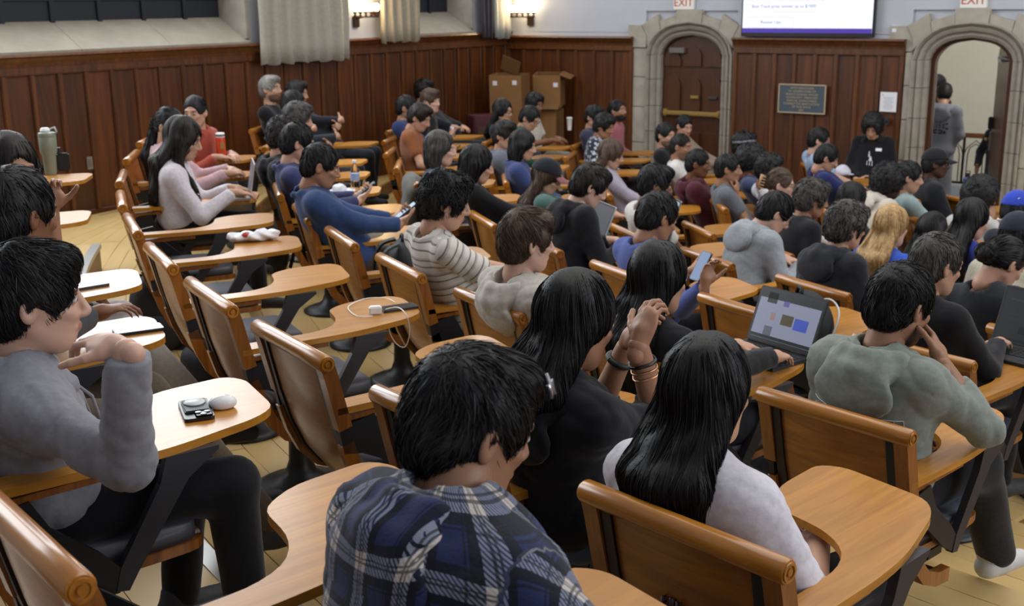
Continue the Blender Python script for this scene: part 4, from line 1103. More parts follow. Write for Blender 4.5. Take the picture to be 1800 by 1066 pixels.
    for s in (1, -1):
        s0, e0, w0 = AR[s][:3]
        if sleeve_end:
            m_ = s0 + (e0 - s0) * sleeve_end; dn = (e0 - s0) / np.linalg.norm(e0 - s0)
            sl = cut(capsule(s0, s0 + (e0 - s0) * 1.0, 0.057 * bulk, 0.060 * bulk), m_, dn)
            armf.append((sl, s0, e0))
            parts.append(sl)
        else:
            cf = w0 - (w0 - e0) * cuff; dn = (w0 - e0) / (np.linalg.norm(w0 - e0) + 1e-9)
            sl = union([capsule(s0, e0, 0.055 * bulk, 0.049 * bulk), cut(capsule(e0, w0, 0.050 * bulk, 0.040 * bulk), cf, dn)], 0.02)
            armf.append((sl, s0, e0)); parts.append(sl)
    g = parts[0]
    for q in parts[1:]: g = union([g, q], 0.055)
    if top in ('jacket', 'collar'):
        hd_ = [capsule(Nl + R * 0.07 * c_[0] + Fv * 0.07 * c_[1] + U * c_[2], Nl + R * 0.07 * d_[0] + Fv * 0.07 * d_[1] + U * d_[2], 0.018, 0.018) for c_, d_ in (((1, .6, -.01), (1, -.5, .03)), ((1, -.5, .03), (0, -1.1, .035)), ((0, -1.1, .035), (-1, -.5, .03)), ((-1, -.5, .03), (-1, .6, -.01)))]
        g = union([g, union(hd_, 0.02)], 0.012)
    g = minus(g, capsule(Nl + U * 0.0 - Fv * 0.005, Nl + U * 0.14, 0.060, 0.060), 0.008)
    g0 = g[0]; fa = 0.0026 * fold * (1.45 if top in ('hoodie', 'jacket') else 1.0)
    M1 = (Rm @ np.diag([1.0, 1.0, 0.45]).astype(np.float32)); M2 = (Rm @ np.array([[0.45, 0, .35], [0, 0.9, .3], [-.4, 0, 1.25]], np.float32))
    def crease(P):
        a_ = wnoise(P @ M1, 20, seed); b_ = wnoise(P @ M2, 34, seed + 1)
        return fa * (0.9 * np.exp(-(a_ / 0.22) ** 2) + 1.1 * np.exp(-(b_ / 0.20) ** 2) - 0.55 + 0.7 * a_)
    gf = ((lambda P: g0(P) + crease(P)), g[1], g[2])
    V, F = nets(gf, L['top'])
    me = mesh_np('top', V, F)
    if pattern:
        dT = tf[0](V.astype(np.float32)); dd = [x_[0][0](V.astype(np.float32)) for x_ in armf]
        q = V - hl; uu = np.arctan2(q @ R, -(q @ Fv)) * 0.165; vv = q @ U; PT = np.stack([uu, vv, np.zeros(len(V))], 1)
        for s, da in zip((1, -1), dd):
            s0, e0, w0 = AR[s][:3]; msk = da < dT - 0.004
            ax1 = (e0 - s0); l1 = np.linalg.norm(ax1); ax1 = ax1 / l1; ax2 = (w0 - e0); l2 = np.linalg.norm(ax2); ax2 = ax2 / l2
            t1 = (V - s0) @ ax1; t2 = (V - e0) @ ax2; fore = t2 > 0.0; ax = np.where(fore[:, None], ax2, ax1); base = np.where(fore[:, None], e0, s0)
            t = np.where(fore, l1 + t2, t1); rel = V - base; b1 = np.cross(ax, U - Fv * 0.9 + R * s * 0.3); b1 /= np.linalg.norm(b1, axis=1, keepdims=True)
            PT[msk, 0] = ((rel * b1).sum(1) + 0.012)[msk]; PT[msk, 1] = t[msk]
        set_vec(me, 'pat', PT)
    nm = {'tee': 't_shirt', 'long': 'sweater', 'hoodie': 'hoodie', 'jacket': 'jacket', 'collar': 'shirt'}[top]
    garment = link_obj(nm, me, mat_pattern(pattern) if pattern else mat_cloth(srgb(tc)), root)
    if top == 'hoodie':
        def ringpts(rad_r, rad_f, zs, zb, n_=9):
            out_ = []
            for a_ in np.linspace(-2.45, 2.45, n_):
                c_ = 0.5 + 0.5 * math.cos(a_); out_.append(Nl + R * rad_r * math.sin(a_) - Fv * rad_f * math.cos(a_) + U * (zs * (1 - c_) + zb * c_))
            return out_
        def ring_(P1, r_s, r_b):
            n_ = len(P1); rr_ = [r_s + (r_b - r_s) * math.sin(math.pi * i / (n_ - 1)) for i in range(n_)]
            return union([capsule(P1[i], P1[i + 1], rr_[i], rr_[i + 1]) for i in range(n_ - 1)], 0.02)
        ho = union([ring_(ringpts(0.120, 0.124, -0.04, -0.008), 0.024, 0.036), ring_(ringpts(0.100, 0.098, -0.012, 0.030), 0.020, 0.026), ellip(Nl - Fv * 0.132 - U * 0.075, (0.135, 0.034, 0.090), Rm)], 0.022); ho0 = ho[0]
        M3 = (Rm @ np.array([[0.6, 0, .2], [0.2, 1.0, .5], [0, -.3, 1.3]], np.float32))
        ho = ((lambda P: ho0(P) + 0.0022 * fold * (np.exp(-(wnoise(P @ M3, 34, seed + 8) / 0.25) ** 2) - 0.35)), ho[1], ho[2])
        hV, hF = nets(ho, L['top'] * 0.85); hm = mesh_np('hood', hV, hF)
        if pattern: set_vec(hm, 'pat', np.stack([(hV - hl) @ R * 1.1, (hV - hl) @ U - (hV - hl) @ Fv * 0.6, np.zeros(len(hV))], 1))
        link_obj('hood', hm, mat_pattern(pattern) if pattern else mat_cloth(srgb(tc)), root)
    # body: neck, arms and hands with the head, one mesh
    bp = [capsule(Nl - U * 0.10, Nl + (Hl - Nl) * 0.45, 0.066, 0.054), ellip(hl + U * 0.62 * ln, (0.13 * sc, 0.085 * sc, 0.17), Rm), capsule(S[1] * 0.9 + S[-1] * 0.1, S[-1] * 0.9 + S[1] * 0.1, 0.045, 0.045)]
    for s in (1, -1):
        s0, e0, w0 = AR[s][:3]; k_ = 1.0 if top == 'tee' or cuff > 0.2 else 0.80; bp += [capsule(s0, e0, 0.047 * sc * k_, 0.040 * sc * k_), capsule(e0, w0, 0.040 * sc * k_, 0.028 * sc)]
    BV, BF = nets(union(bp, 0.03), L['body'] if top == 'tee' or lod == 0 else L['body'] * 1.2)
    sk = SKINS[skin]; VV = [BV]; FF = [BF]; CC = [np.tile(np.array(sk, np.float32), (len(BV), 1))]; n0 = len(BV)
    hv, hf = head_mesh(L['head']); hcl = head_colors(hv, sk, beard=beard, brow=mul(HAIRC['dark' if hc in ('grey', 'blonde') else hc], 1.0) if hc != 'brown' else HAIRC['brown'], scalp=scalp)
    VV.append(hv @ Rh.T * 1.0 + Hl); FF.append(hf + n0); CC.append(hcl); n0 += len(hv)
    for s in (1, -1):
        s0, e0, w0, hdir, back, curl = AR[s]
        v, q = hand_mesh(curl, L['hand']); v = v.copy(); q = q.copy()
        if s < 0: v[:, 0] *= -1; q = q[:, ::-1]
        # x axis of the hand points to the thumb: for the right hand with the back up this is -x
        v[:, 0] *= -1; q = q[:, ::-1]
        fr_ = frame(hdir, back); v = v * (0.93 * sc) @ fr_.T + w0 + hdir * 0.02
        VV.append(v); FF.append(q + n0); n0 += len(v); CC.append(np.tile(np.array(mul(sk, 1.04), np.float32), (len(v), 1)))
    me = mesh_np('body', np.concatenate(VV), np.concatenate(FF)); set_attr(me, 'tone', np.concatenate(CC)); link_obj('body', me, SKIN, root)
    # legs
    lg = []; feet = []
    hr = rotz(math.radians(legdir)); f_, r_ = hr @ f, hr @ r
    for s in (1, -1):
        h0 = hl + r_ * s * 0.085 - up * 0.03
        if legs == 'stand': kn = np.array([hl[0], hl[1], 0]) + r_ * s * 0.10 + f_ * 0.03 + up * 0.50; an = np.array([hl[0], hl[1], 0]) + r_ * s * 0.11 + up * 0.10; fd = f_ + r_ * s * 0.2
        elif legs == 'cross':
            if s > 0: kn = h0 + f_ * 0.40 + r_ * 0.10 + up * 0.12; an = kn + f_ * 0.12 - r_ * 0.30 - up * 0.16; fd = f_ * 0.9 - r_ * 0.3
            else: kn = h0 + f_ * 0.43 - r_ * 0.02; an = np.array([kn[0], kn[1], 0.10]) + f_ * 0.10; fd = f_
        elif legs == 'stretch': kn = h0 + f_ * 0.43 + r_ * s * 0.05; kn[2] = 0.50; an = kn + f_ * 0.27; an[2] = 0.10; fd = f_ + r_ * s * 0.1
        else: kn = h0 + f_ * 0.42 + r_ * s * 0.06; kn[2] = 0.515; an = np.array([kn[0], kn[1], 0.11]) + f_ * (shin if s > 0 else shin - 0.07); fd = f_ + r_ * s * 0.25
        lg += [capsule(h0, kn, 0.088 * sc, 0.066 * sc * legw), capsule(kn, an, 0.066 * sc * legw, 0.052 * sc * legw)]
        feet.append((an, fd))
    tr = union([ellip(hl - up * 0.01, (0.165 * sc, 0.13 * sc, 0.115))] + lg, 0.03); tr0 = tr[0]
    tr = ((lambda P: tr0(P) + 0.005 * wnoise(P, 24, seed + 4)), tr[1], tr[2])
    V, F = nets(tr, L['top'] * 1.25); link_obj('trousers', mesh_np('trousers', V, F), mat_cloth(srgb(pants)), root)
    for an, fd in feet:
        o = link_obj('shoe', shoe_mesh(shoe), None, root, loc=(an[0], an[1], an[2] - 0.105), rotz=math.atan2(fd[1], fd[0]) - math.pi / 2)
        if legs == 'cross' and an[2] > 0.25: o.rotation_euler[0] = 0.25
    # hair
    ex = []; down = Rh.T @ np.array([0, 0, -1.0]); toH = lambda p: Rh.T @ (np.asarray(p) - Hl)
    if hair in ('long', 'wavy'):
        b0 = Hl + Rh @ np.array([0, -0.055, 0.0])
        wv = 0.058 if hair == 'long' else 0.07
        for q_ in (-1, -0.33, 0.33, 1):
            m0 = Hl + Rh @ np.array([q_ * 0.062, -0.045 + 0.02 * abs(q_), 0.0]); m1 = Nl - Fv * (0.105 - 0.03 * abs(q_)) + R * q_ * 0.078 + U * 0.02; m2 = Nl - Fv * (0.15 - 0.01 * abs(q_)) * bulk ** 0.5 + R * q_ * wv * 1.25 - U * (hairlen - 0.03 * abs(q_)) 
            ex += [capsule(toH(m0), toH(m1), 0.036, 0.036), capsule(toH(m1), toH(m2), 0.036, 0.024)]
        if side:                       # a lock falling in front of one shoulder
            for sd in side:
                m0 = Hl + Rh @ np.array([sd * 0.068, 0.01, 0.0]); m1 = Nl + R * sd * 0.095 + Fv * 0.03; m2 = Nl + R * sd * 0.10 + Fv * 0.13 - U * hairlen * 0.8
                ex += [capsule(toH(m0), toH(m1), 0.034, 0.03), capsule(toH(m1), toH(m2), 0.03, 0.014)]
    if hair == 'bob':
        for q_ in (-1, 0, 1): ex.append(capsule((q_ * 0.065, -0.05 + 0.035 * abs(q_), 0.0), (q_ * 0.068, -0.062 + 0.045 * abs(q_), -0.115), 0.042, 0.034))
    if hair == 'bun': ex.append(ellip((0, -0.125, -0.005), (0.055, 0.045, 0.048)))
    if hair == 'pony':
        m1 = Nl - Fv * 0.12 - U * 0.02; m2 = Nl - Fv * 0.16 - U * hairlen
        ex += [ellip((0, -0.115, 0.0), (0.03, 0.03, 0.03)), capsule((0, -0.12, 0.0), toH(m1), 0.03, 0.045), capsule(toH(m1), toH(m2), 0.045, 0.02)]
    if hair != 'none':
        V, F = hair_build(hair, L['hair'], L['ns'] * (2 if hair in ('long', 'wavy') and lod == 0 else 1), down, ex, seed, L['rad'] * (1.5 if hair in ('curly', 'afro', 'fluffy') else 1))
        link_obj('hair', mesh_np('hair', V @ Rh.T + Hl, F), mat_hair(HAIRC[hc]), root)
    ctx = dict(root=root, Hl=Hl, Rh=Rh, Nl=Nl, R=R, F=Fv, U=U, org=org, AR=AR, hl=hl, f=f, r=r, ln=ln, lod=lod, bulk=bulk, gf=gf[0])
    PEOPLE[key] = ctx
    for e in (extra or []): e(ctx)
    return ctx
def head_part(ctx, name, V, F, mat):
    return link_obj(name, mesh_np(name, np.asarray(V) @ ctx['Rh'].T + ctx['Hl'], F), mat, ctx['root'])
def bm_np(bm):
    bm.verts.ensure_lookup_table(); bm.verts.index_update()
    bmesh.ops.triangulate(bm, faces=bm.faces)
    V = np.array([v.co[:] for v in bm.verts]); F = np.array([[l.vert.index for l in f.loops] for f in bm.faces]); bm.free(); return V, F
def glasses(col='1a1a1c'):
    def g(c):
        bm = bmesh.new()
        for s in (-1, 1):
            add_tube(bm, [(s * 0.034 + 0.024 * math.cos(t), 0.106 - 0.006 * math.cos(t) * s, 0.004 + 0.019 * math.sin(t)) for t in np.linspace(0, 2 * math.pi, 15)], 0.0022, 5, False)
            add_tube(bm, [(s * 0.058, 0.10, 0.008), (s * 0.079, 0.05, 0.010), (s * 0.083, -0.01, 0.006)], 0.002, 5)
        add_tube(bm, [(-0.011, 0.113, 0.007), (0.011, 0.113, 0.007)], 0.002, 5)
        V, F = bm_np(bm); head_part(c, 'glasses', V, F, mat_plain('frames_' + col, srgb(col), 0.4))
    return g
def cap_hat(col, back=False, brim=None, logo=None):
    def g(c):
        f = cut(ellip((0, -0.012, 0.03), (0.094, 0.117, 0.115)), (0, 0, 0.045), (0, 0.10, -0.99)); V, F = nets(f, 0.008); head_part(c, 'cap_crown', V, F, mat_cloth(srgb(col)))
        s = -1 if back else 1; V = []; F = []
        for lay in (0.0, -0.006):
            for i in range(9):
                t = -1 + i / 4
                for u in (0, 0.5, 1): V.append((0.078 * t * (1 - 0.12 * u), s * ((0.075 if not back else 0.09) + (1 - t * t) * 0.03 + u * 0.075 * (1 - 0.45 * t * t)), 0.050 + lay - 0.022 * u - 0.014 * t * t))
        for lay in (0, 1):
            o = lay * 27
            for i in range(8):
                for u in range(2):
                    q = (o + i * 3 + u, o + i * 3 + u + 1, o + i * 3 + u + 4, o + i * 3 + u + 3); F.append(q)
        for i in range(8): F.append((i * 3 + 2, 27 + i * 3 + 2, 27 + i * 3 + 5, i * 3 + 5))
        head_part(c, 'cap_brim', V, F, mat_cloth(srgb(brim or col)))
        if logo:
            bm = bmesh.new(); add_prism(bm, [(-0.026, 0.0), (-0.012, -0.008), (0.03, 0.012), (-0.008, 0.002), (-0.018, 0.010)], 0, 0.002)
            M = Matrix.Translation((logo * 0.062, -0.085, 0.085)) @ Matrix.Rotation(math.radians(-38) * logo, 4, 'Z') @ Matrix.Rotation(math.radians(72), 4, 'X')
            for v in bm.verts: v.co = M @ v.co
            V, F = bm_np(bm); head_part(c, 'cap_logo', V, F, WHITE)
    return g
def headband(col, z=0.045, r=0.009):
    def g(c):
        V = []; F = []; n = 28
        for i in range(n):
            t = 2 * math.pi * i / n
            for k, (dr, dz) in enumerate(((0.0, -0.014), (0.006, -0.010), (0.006, 0.010), (0.0, 0.014))): V.append(((0.094 + dr) * math.cos(t), -0.012 + (0.117 + dr) * math.sin(t), z + dz + 0.02 * math.sin(t)))
        for i in range(n):
            for k in range(4): F.append((i * 4 + k, ((i + 1) % n) * 4 + k, ((i + 1) % n) * 4 + (k + 1) % 4, i * 4 + (k + 1) % 4))
        head_part(c, 'headband', V, F, mat_cloth(srgb(col)))
    return g
def claw_clip(col, loc, size=1.0):
    def g(c):
        bm = bmesh.new()
        for s in (-1, 1):
            for i in range(5): add_tube(bm, [(s * 0.004, 0, 0.03 - i * 0.015), (s * 0.022, -0.012, 0.03 - i * 0.015), (s * 0.026, 0.012, 0.03 - i * 0.015)], 0.0035, 5)
            add_tube(bm, [(s * 0.004, -0.004, 0.034), (s * 0.004, -0.004, -0.034)], 0.005, 5); add_tube(bm, [(s * 0.022, -0.012, 0.034), (s * 0.022, -0.012, -0.034)], 0.005, 5)
        for v in bm.verts: v.co = Vector(loc) + v.co * size
        V, F = bm_np(bm); head_part(c, 'hair_clip', V, F, mat_plain('clip_' + col, srgb(col), 0.35))
    return g
def headphone(col):
    def g(c):
        bm = bmesh.new()
        for s in (-1, 1): add_tube(bm, [(s * 0.088, -0.005, -0.004), (s * 0.098, -0.004, -0.012), (s * 0.095, 0.002, -0.03)], 0.007, 6)
        V, F = bm_np(bm); head_part(c, 'earbud', V, F, mat_plain('bud_' + col, srgb(col), 0.35))
    return g

def drape(ctx, pts, back=True, lift=0.003):
    """lay points given as (right, up) on the garment, seen from behind or in front"""
    d = ctx['F'] * (1 if back else -1); P = np.array([ctx['hl'] + ctx['R'] * u + ctx['U'] * v - d * 0.45 for u, v in pts], np.float32)
    for _ in range(40):
        s = ctx['gf'](P); P = P + (d[None] * np.clip(s - lift, -0.01, 0.08)[:, None] * 0.8).astype(np.float32)
    return P
# ------------------------------------------------------------------ rows of chairs
CH = 'oak tablet-arm chair '
for row, th, key, lab in [
    ('A', 43.9, 'A_plaid', 'under the person in the blue plaid shirt'), ('A', 40.7, 'A_near', 'standing empty at the lower left corner, scroll-ended rail nearest the camera'),
    ('A', 37.0, 'A_grey', 'of the person in the grey hoodie eating'), ('A', 33.2, 'A_man', 'of the black-haired person at the left edge'), ('A', 29.6, 'A_girl', 'of the person with raised hand at the left edge'),
    ('A', 22.4, 'A_e1', 'standing empty in the last row behind the raised hand'), ('A', 15.6, 'A_tumbler', 'with the green tumbler standing on its tablet'), 
    ('B', 43.0, 'B_white', 'under the long-haired person in the white t-shirt'), ('B', 38.8, 'B_hood', 'under the person in the black hoodie with clasped hands'), ('B', 34.7, 'B_0', 'standing empty just left of the plaid shirt, brown back towards us'),
    ('B', 31.0, 'B_1', 'with a charging phone on its tablet'), ('B', 27.2, 'B_2', 'with an empty tablet in front of the round black pedestal'), ('B', 23.2, 'B_3', 'with a white and red wrapper on its tablet'), ('B', 19.3, 'B_4', 'standing empty with a bare tablet just behind the white blouse'),
    ('B', 14.9, 'B_5', 'under the person in the white blouse with a laptop'), ('B', 9.7, 'B_6', 'under the person in the pale pink sweater'), ('B', 4.8, 'B_7', 'under the person in coral behind the orange bottle'),
    ('C', 41.0, 'C_sage', 'under the person in the sage green hoodie'), ('C', 36.4, 'C_long', 'under the person in black with very long hair'), ('C', 31.8, 'C_wh', 'under the brown-haired person in the off-white hoodie'), ('C', 27.4, 'C_str', 'under the person in the striped shirt'),
    ('C', 23.1, 'C_bag', 'with a black bag lying on its seat'), ('C', 18.7, 'C_blue', 'under the person in the blue jacket using a phone'), ('C', 14.0, 'C_h6', 'under the person in the violet-blue sweater'), ('C', 9.3, 'C_curly', 'under the curly-haired person in the black hoodie'),
    ('C', 4.6, 'C_h4', 'of the dark-haired person beside the grey-bearded one'), ('C', 0.2, 'C_h3', 'under the shiny-haired person in front of the bearded one'), ('C', -7.2, 'C_h2', 'at the wall end of the third row'),
    ('D', 38.4, 'D_old', 'under the grey-haired person in black with a big laptop'), ('D', 33.1, 'D_pack', 'with a black backpack on its seat'), ('D', 27.9, 'D_peri', 'under the person in the periwinkle shirt'), ('D', 23.0, 'D_hood', 'under the person in the black hoodie looking at a lap'),
    ('D', 17.8, 'D_blk', 'under the person in black with a silver laptop'), ('D', 12.5, 'D_grey', 'under the grey-haired person in the slate shirt'), ('D', 7.3, 'D_jacket', 'with a grey jacket hung over its back'), ('D', 2.1, 'D_e', 'standing empty behind the person in the rust t-shirt'),
    ('D', -3.2, 'D_brown', 'under the person in the rust t-shirt'), ('D', -8.7, 'D_navy', 'under the person in navy behind the rust t-shirt'), ('D', -13.6, 'D_bh', 'under the person in black sipping a drink'), ('D', -18.4, 'D_24', 'of the half-hidden person at the wood wall'),
    ('E', 38.6, 'E_bun', 'under the person with the low hair bun'), ('E', 29.9, 'E_char', 'under the person in the charcoal hoodie'), ('E', 24.1, 'E_lg', 'under the person in the light grey hoodie'), ('E', 18.3, 'E_wt', 'under the person in white beside the periwinkle shirt'),
    ('E', 12.7, 'E_cap', 'under the person in the black baseball cap'), ('E', 2.0, 'E_bob', 'under the person in the denim blue sweater with chin-length hair'), ('E', -3.2, 'E_gr', 'under the person in the grey hoodie with a shoulder strap'), ('E', -10.3, 'E_green', 'under the person in dark green'), ('E', -15.4, 'E_dark', 'under the dark curly-haired person with white collar'), ('E', -20.8, 'E_white', 'under the person in cream by the white cup'),
    ('F', 33.5, 'F_cap', 'under the person in the backwards navy cap'), ('F', 26.6, 'F_blonde', 'under the blonde person'), ('F', 20.2, 'F_34', 'under the wavy-haired person in black'), ('F', 14.4, 'F_e1', 'standing empty left of the light grey hoodie'), ('F', 8.8, 'F_e2', 'standing empty behind the white t-shirt beside the maroon hoodie'), ('F', 1.6, 'F_long', 'under the long wavy-haired person in lilac'),
    ('F', -15.0, 'F_floral', 'under the person in the floral shirt'), ('F', -21.5, 'F_59', 'under the person left of the pink shirt'), ('F', -26.5, 'F_pink', 'under the bearded person in the pink shirt'),
    ('G', 33.2, 'G_37', 'under the dark wavy-haired person in grey'), ('G', 27.0, 'G_blue', 'under the person in the royal blue shirt'), ('G', 20.3, 'G_47', 'under the dark-haired person behind the white hoodie'), ('G', 10.0, 'G_claw', 'under the person with the claw clip'), ('G', 3.0, 'G_gt', 'under the person in the two-tone grey t-shirt'), ('G', -3.4, 'G_mar', 'under the person in the maroon hoodie'), ('G', -9.6, 'G_wt', 'under the shaven-headed person in white'), ('G', -16.8, 'G_blk', 'under the dark-bearded person in black near the door'),
    ('H', 20.0, 'H_41', 'under the person in white resting a cheek on one hand'), ('H', 28.0, 'H_bc', 'under the person in the royal blue cap'), ('H', 15.0, 'H_46', 'under the person in the cream hoodie with headband'), ('H', 8.0, 'H_mint', 'under the person in the mint shirt'), ('H', -0.5, 'H_cap', 'under the person in the black cap near the open door'), ('H', 6.0, 'H_49', 'under the curly-haired person in white behind the claw clip'), ('H', -3.0, 'H_afro', 'under the person with round black curls in slate blue'), ('H', -11.5, 'H_band', 'under the person with the grey headband'), ('H', -22.5, 'H_door', 'under the person in front of the closed door')]:
    R_ = rowR('A', th) - 0.13 if row == 'A' and th < 31 else None
    if key == 'H_mint': R_ = 5.75
    if key == 'H_cap': R_ = 5.35
    if key in ('H_49', 'H_afro', 'H_band'): R_ = 6.3
    if key == 'H_door': R_ = 7.55
    if key == 'H_41': R_ = 5.85
    if key == 'H_bc': R_ = 5.75
    if key == 'H_46': R_ = 6.5
    chair_row(row, th, CH + lab, key, R=R_)
def chair_px(key, x, y, row, lab, dphi=0.0):
    p = at(x, y, FLOORZ[row] + RAILZ); th = to_polar(p)[0]; place_chair(p[0], p[1], FLOORZ[row], th + dphi, CH + lab)
    CHAIRS[key] = (np.array([p[0], p[1], FLOORZ[row]]), th + dphi)
chair_px('H_empty', 1664, 342, 'H', 'standing empty below the open doorway, blue bottle on its tablet', 18)
chair_px('H_right', 1800, 352, 'H', 'cut off by the right edge above the blue cap', 10)
chair_px('H_lb', 1422, 290, 'H', 'under the person in the pale blue t-shirt', 20)
chair_px('H_nv', 1440, 312, 'H', 'under the person in navy leaning forward', 10)
# ------------------------------------------------------------------ the audience
def pd(x, y, Y):                         # point on a viewing ray at world distance Y
    r_ = ray(x, y); p_ = r_ * (Y / r_[1]); return np.array([p_[0], p_[1], p_[2] + CAMZ])
UPV = np.array([0, 0, 1.0])
def fv(phi): a = math.radians(phi); return np.array([math.cos(a), math.sin(a), 0])
def rv(phi): a = math.radians(phi); return np.array([math.sin(a), -math.cos(a), 0])
# --- nearest people
def star_clip(c):
    bm = bmesh.new(); pts = [((0.022 if i % 2 == 0 else 0.007) * math.cos(math.pi * i / 5), (0.022 if i % 2 == 0 else 0.007) * math.sin(math.pi * i / 5)) for i in range(10)]
    add_prism(bm, pts, -0.002, 0.003, Matrix.Translation((0.075, 0.075, 0.105)) @ Matrix.Rotation(0.9, 4, 'Y') @ Matrix.Rotation(-0.6, 4, 'X'))
    V, F = bm_np(bm); head_part(c, 'hair_clip', V, F, mat_plain('clip_silver', srgb('c9c9cc'), 0.3, 0.8))
person('plaid', 826, 752, 'A', 'person with tousled black hair in a navy and white plaid flannel shirt, back to us', 'quiff', 'black', 'tan', 'hoodie', '27315f', chair='A_plaid', ndrop=0.02, hd=1.02, lod=0, yaw=-8, pitch=20, pattern='plaid', extra=[star_clip], hipy=0.40, width=1.22, body=-6, noff=0.07, arm={'R': (at(1190, 1170, 0.89 + 0.74), fv(60), UPV, 0.5, -UPV * 0.4 + rv(44))})
def strings(c):
    bm = bmesh.new(); N_, R_, F_, U_ = c['Nl'], c['R'], c['F'], c['U']
    for s in (-1, 1): add_tube(bm, [tuple(N_ + R_ * s * 0.05 + F_ * 0.085 - U_ * 0.01), tuple(N_ + R_ * s * 0.055 + F_ * 0.145 - U_ * 0.09), tuple(N_ + R_ * s * 0.05 + F_ * 0.162 - U_ * 0.20)], 0.0045, 6)
    bm_obj('drawstring', bm, mat_cloth(srgb('7f8088')), c['root'], smooth=True)
person('grey', 58, 528, 'A', 'person in a heather grey hoodie bringing a hand to the mouth', 'fringe', 'black', 'pale', 'hoodie', '83848c', chair='A_grey', hd=1.04, latk=0.3, lod=0, yaw=-16, pitch=4, pants='14151a', arms='mouthR', extra=[strings], fold=1.3,
       arm={'R': (pd(222, 618, 2.22), pd(140, 585, 2.30) - pd(222, 618, 2.22), UPV + 0.3 * rv(37), 0.55, -UPV + fv(37) * 0.1 + rv(37) * 0.2)})
person('white', 1243, 690, 'B', 'person with very long straight black hair in a white t-shirt, back to us', 'long', 'black', 'fair', 'tee', 'cfccd6', chair='B_white', hd=1.05, lod=0, pitch=6, arms='lap', sleeve=0.9, hairlen=0.34, extra=[claw_clip('3a1c1a', (0.075, -0.15, -0.44), 0.9)], pants='1d1f26', fold=1.1)
def bangles(c):
    s0, e0, w0 = c['AR'][1][:3]; d = (w0 - e0) / np.linalg.norm(w0 - e0)
    for k, (t, col, rr, met) in enumerate(((0.045, '17171a', 0.0045, 0), (0.065, 'b98d6a', 0.0028, 0.7), (0.085, 'c79a74', 0.0028, 0.7))):
        bm = bmesh.new(); fr_ = frame(d, [0.1, 0.2, 1]); cc = w0 - d * t
        add_tube(bm, [tuple(cc + fr_ @ np.array([(0.034) * math.cos(a), 0.004 * math.sin(a * 2), (0.034) * math.sin(a)])) for a in np.linspace(0, 2 * math.pi, 17)], rr, 6, False); bm_obj('bracelet', bm, mat_plain('bracelet_' + col, srgb(col), 0.3, met), c['root'], smooth=True)
    s0, e0, w0 = c['AR'][-1][:3]; d = (w0 - e0) / np.linalg.norm(w0 - e0); bm = bmesh.new(); fr_ = frame(d, [0.1, 0.2, 1])
    add_tube(bm, [tuple(w0 - d * 0.04 + fr_ @ np.array([0.034 * math.cos(a), 0, 0.034 * math.sin(a)])) for a in np.linspace(0, 2 * math.pi, 15)], 0.009, 6, False); bm_obj('wristband', bm, mat_plain('band_dark', srgb('26302b'), 0.6), c['root'], smooth=True)
person('hoodw', 1012, 565, 'B', 'person with long dark hair in a black hoodie, hands clasped in front of the face', 'long', 'black', 'tan', 'hoodie', '15161b', chair='B_hood', hd=1.09, lod=0, yaw=-6, pitch=14, hairlen=0.0, side=[-1], pants='4a5a75', extra=[bangles], fold=1.1, hipy=0.27, cuff=0.62,
       arm={'R': (pd(1122, 610, 2.80), pd(1142, 545, 2.84) - pd(1122, 610, 2.80), -fv(40) + UPV * 0.5, 0.7, -UPV + fv(40) * 0.4), 'L': (pd(1100, 612, 2.94), pd(1130, 548, 2.90) - pd(1100, 612, 2.94), -fv(40) * 0.6 - rv(40) * 0.6 + UPV * 0.4, 0.7, -UPV - rv(40) * 0.3)})
def sage_grid(c):
    bm = bmesh.new(); L_ = c['ln']
    for v in (0.52, 0.58, 0.64): add_tube(bm, [tuple(q) for q in drape(c, [(u, v * L_) for u in np.linspace(-0.17, 0.15, 17)])], 0.0016, 4)
    for u in np.linspace(-0.17, 0.15, 15): add_tube(bm, [tuple(q) for q in drape(c, [(u, v * L_) for v in (0.48, 0.53, 0.59, 0.64)])], 0.0013, 4)
    bm_obj('grid_print', bm, mat_plain('print_pale', srgb('c4cbc6'), 0.8), c['root'])
def hightop(c):
    for o in c['root'].children:
        if o.name.startswith('shoe'):
            bm = bmesh.new(); add_lathe(bm, [(0.047, 0.075), (0.052, 0.10), (0.056, 0.155), (0.050, 0.16), (0.045, 0.10)], 18, (0, -0.025, 0)); q = bm_obj('shoe_collar', bm, mat_plain('hightop_white', srgb('c4c3c2'), 0.6), o, smooth=True)
person('sage', 1583, 537, 'C', 'person with dark curly hair and beard in a sage green hoodie, cheek on hand', 'short', 'black', 'tan', 'hoodie', '7f867f', chair='C_sage', hd=1.12, lod=0, yaw=-14, pitch=16, beard=0.9, pants='131419', shoe='c9c9c7', fold=1.2, hipy=0.26, cuff=0.30, shin=0.26, legdir=4, legw=1.3, extra=[sage_grid, hightop],
       arm={'R': (pd(1655, 640, 3.34), pd(1632, 565, 3.44) - pd(1655, 640, 3.34), rv(41) + fv(41) * 0.3, 0.6, -UPV + rv(41) * 0.5)})
person('longb', 1158, 490, 'C', 'person in black with very long straight black hair behind the clasped hands', 'long', 'black', 'fair', 'long', '14151a', chair='C_long', hd=1.10, lod=0, yaw=-2, pitch=10, hairlen=0.26, arms='type')
person('whood', 926, 425, 'C', 'brown-haired person in an off-white hoodie turned to the right', 'fringe', 'brown', 'pale', 'hoodie', 'b3aea6', chair='C_wh', hd=1.10, lod=0, yaw=-10, pitch=6, pants='6a6a70')
person('stripe', 783, 355, 'C', 'person with fluffy black hair in a white shirt with thin dark stripes', 'fluffy', 'black', 'fair', 'tee', 'c9c4bd', chair='C_str', hd=1.15, lod=0, yaw=-20, pitch=14, pattern='stripes', arms='tablet', hipy=0.30)
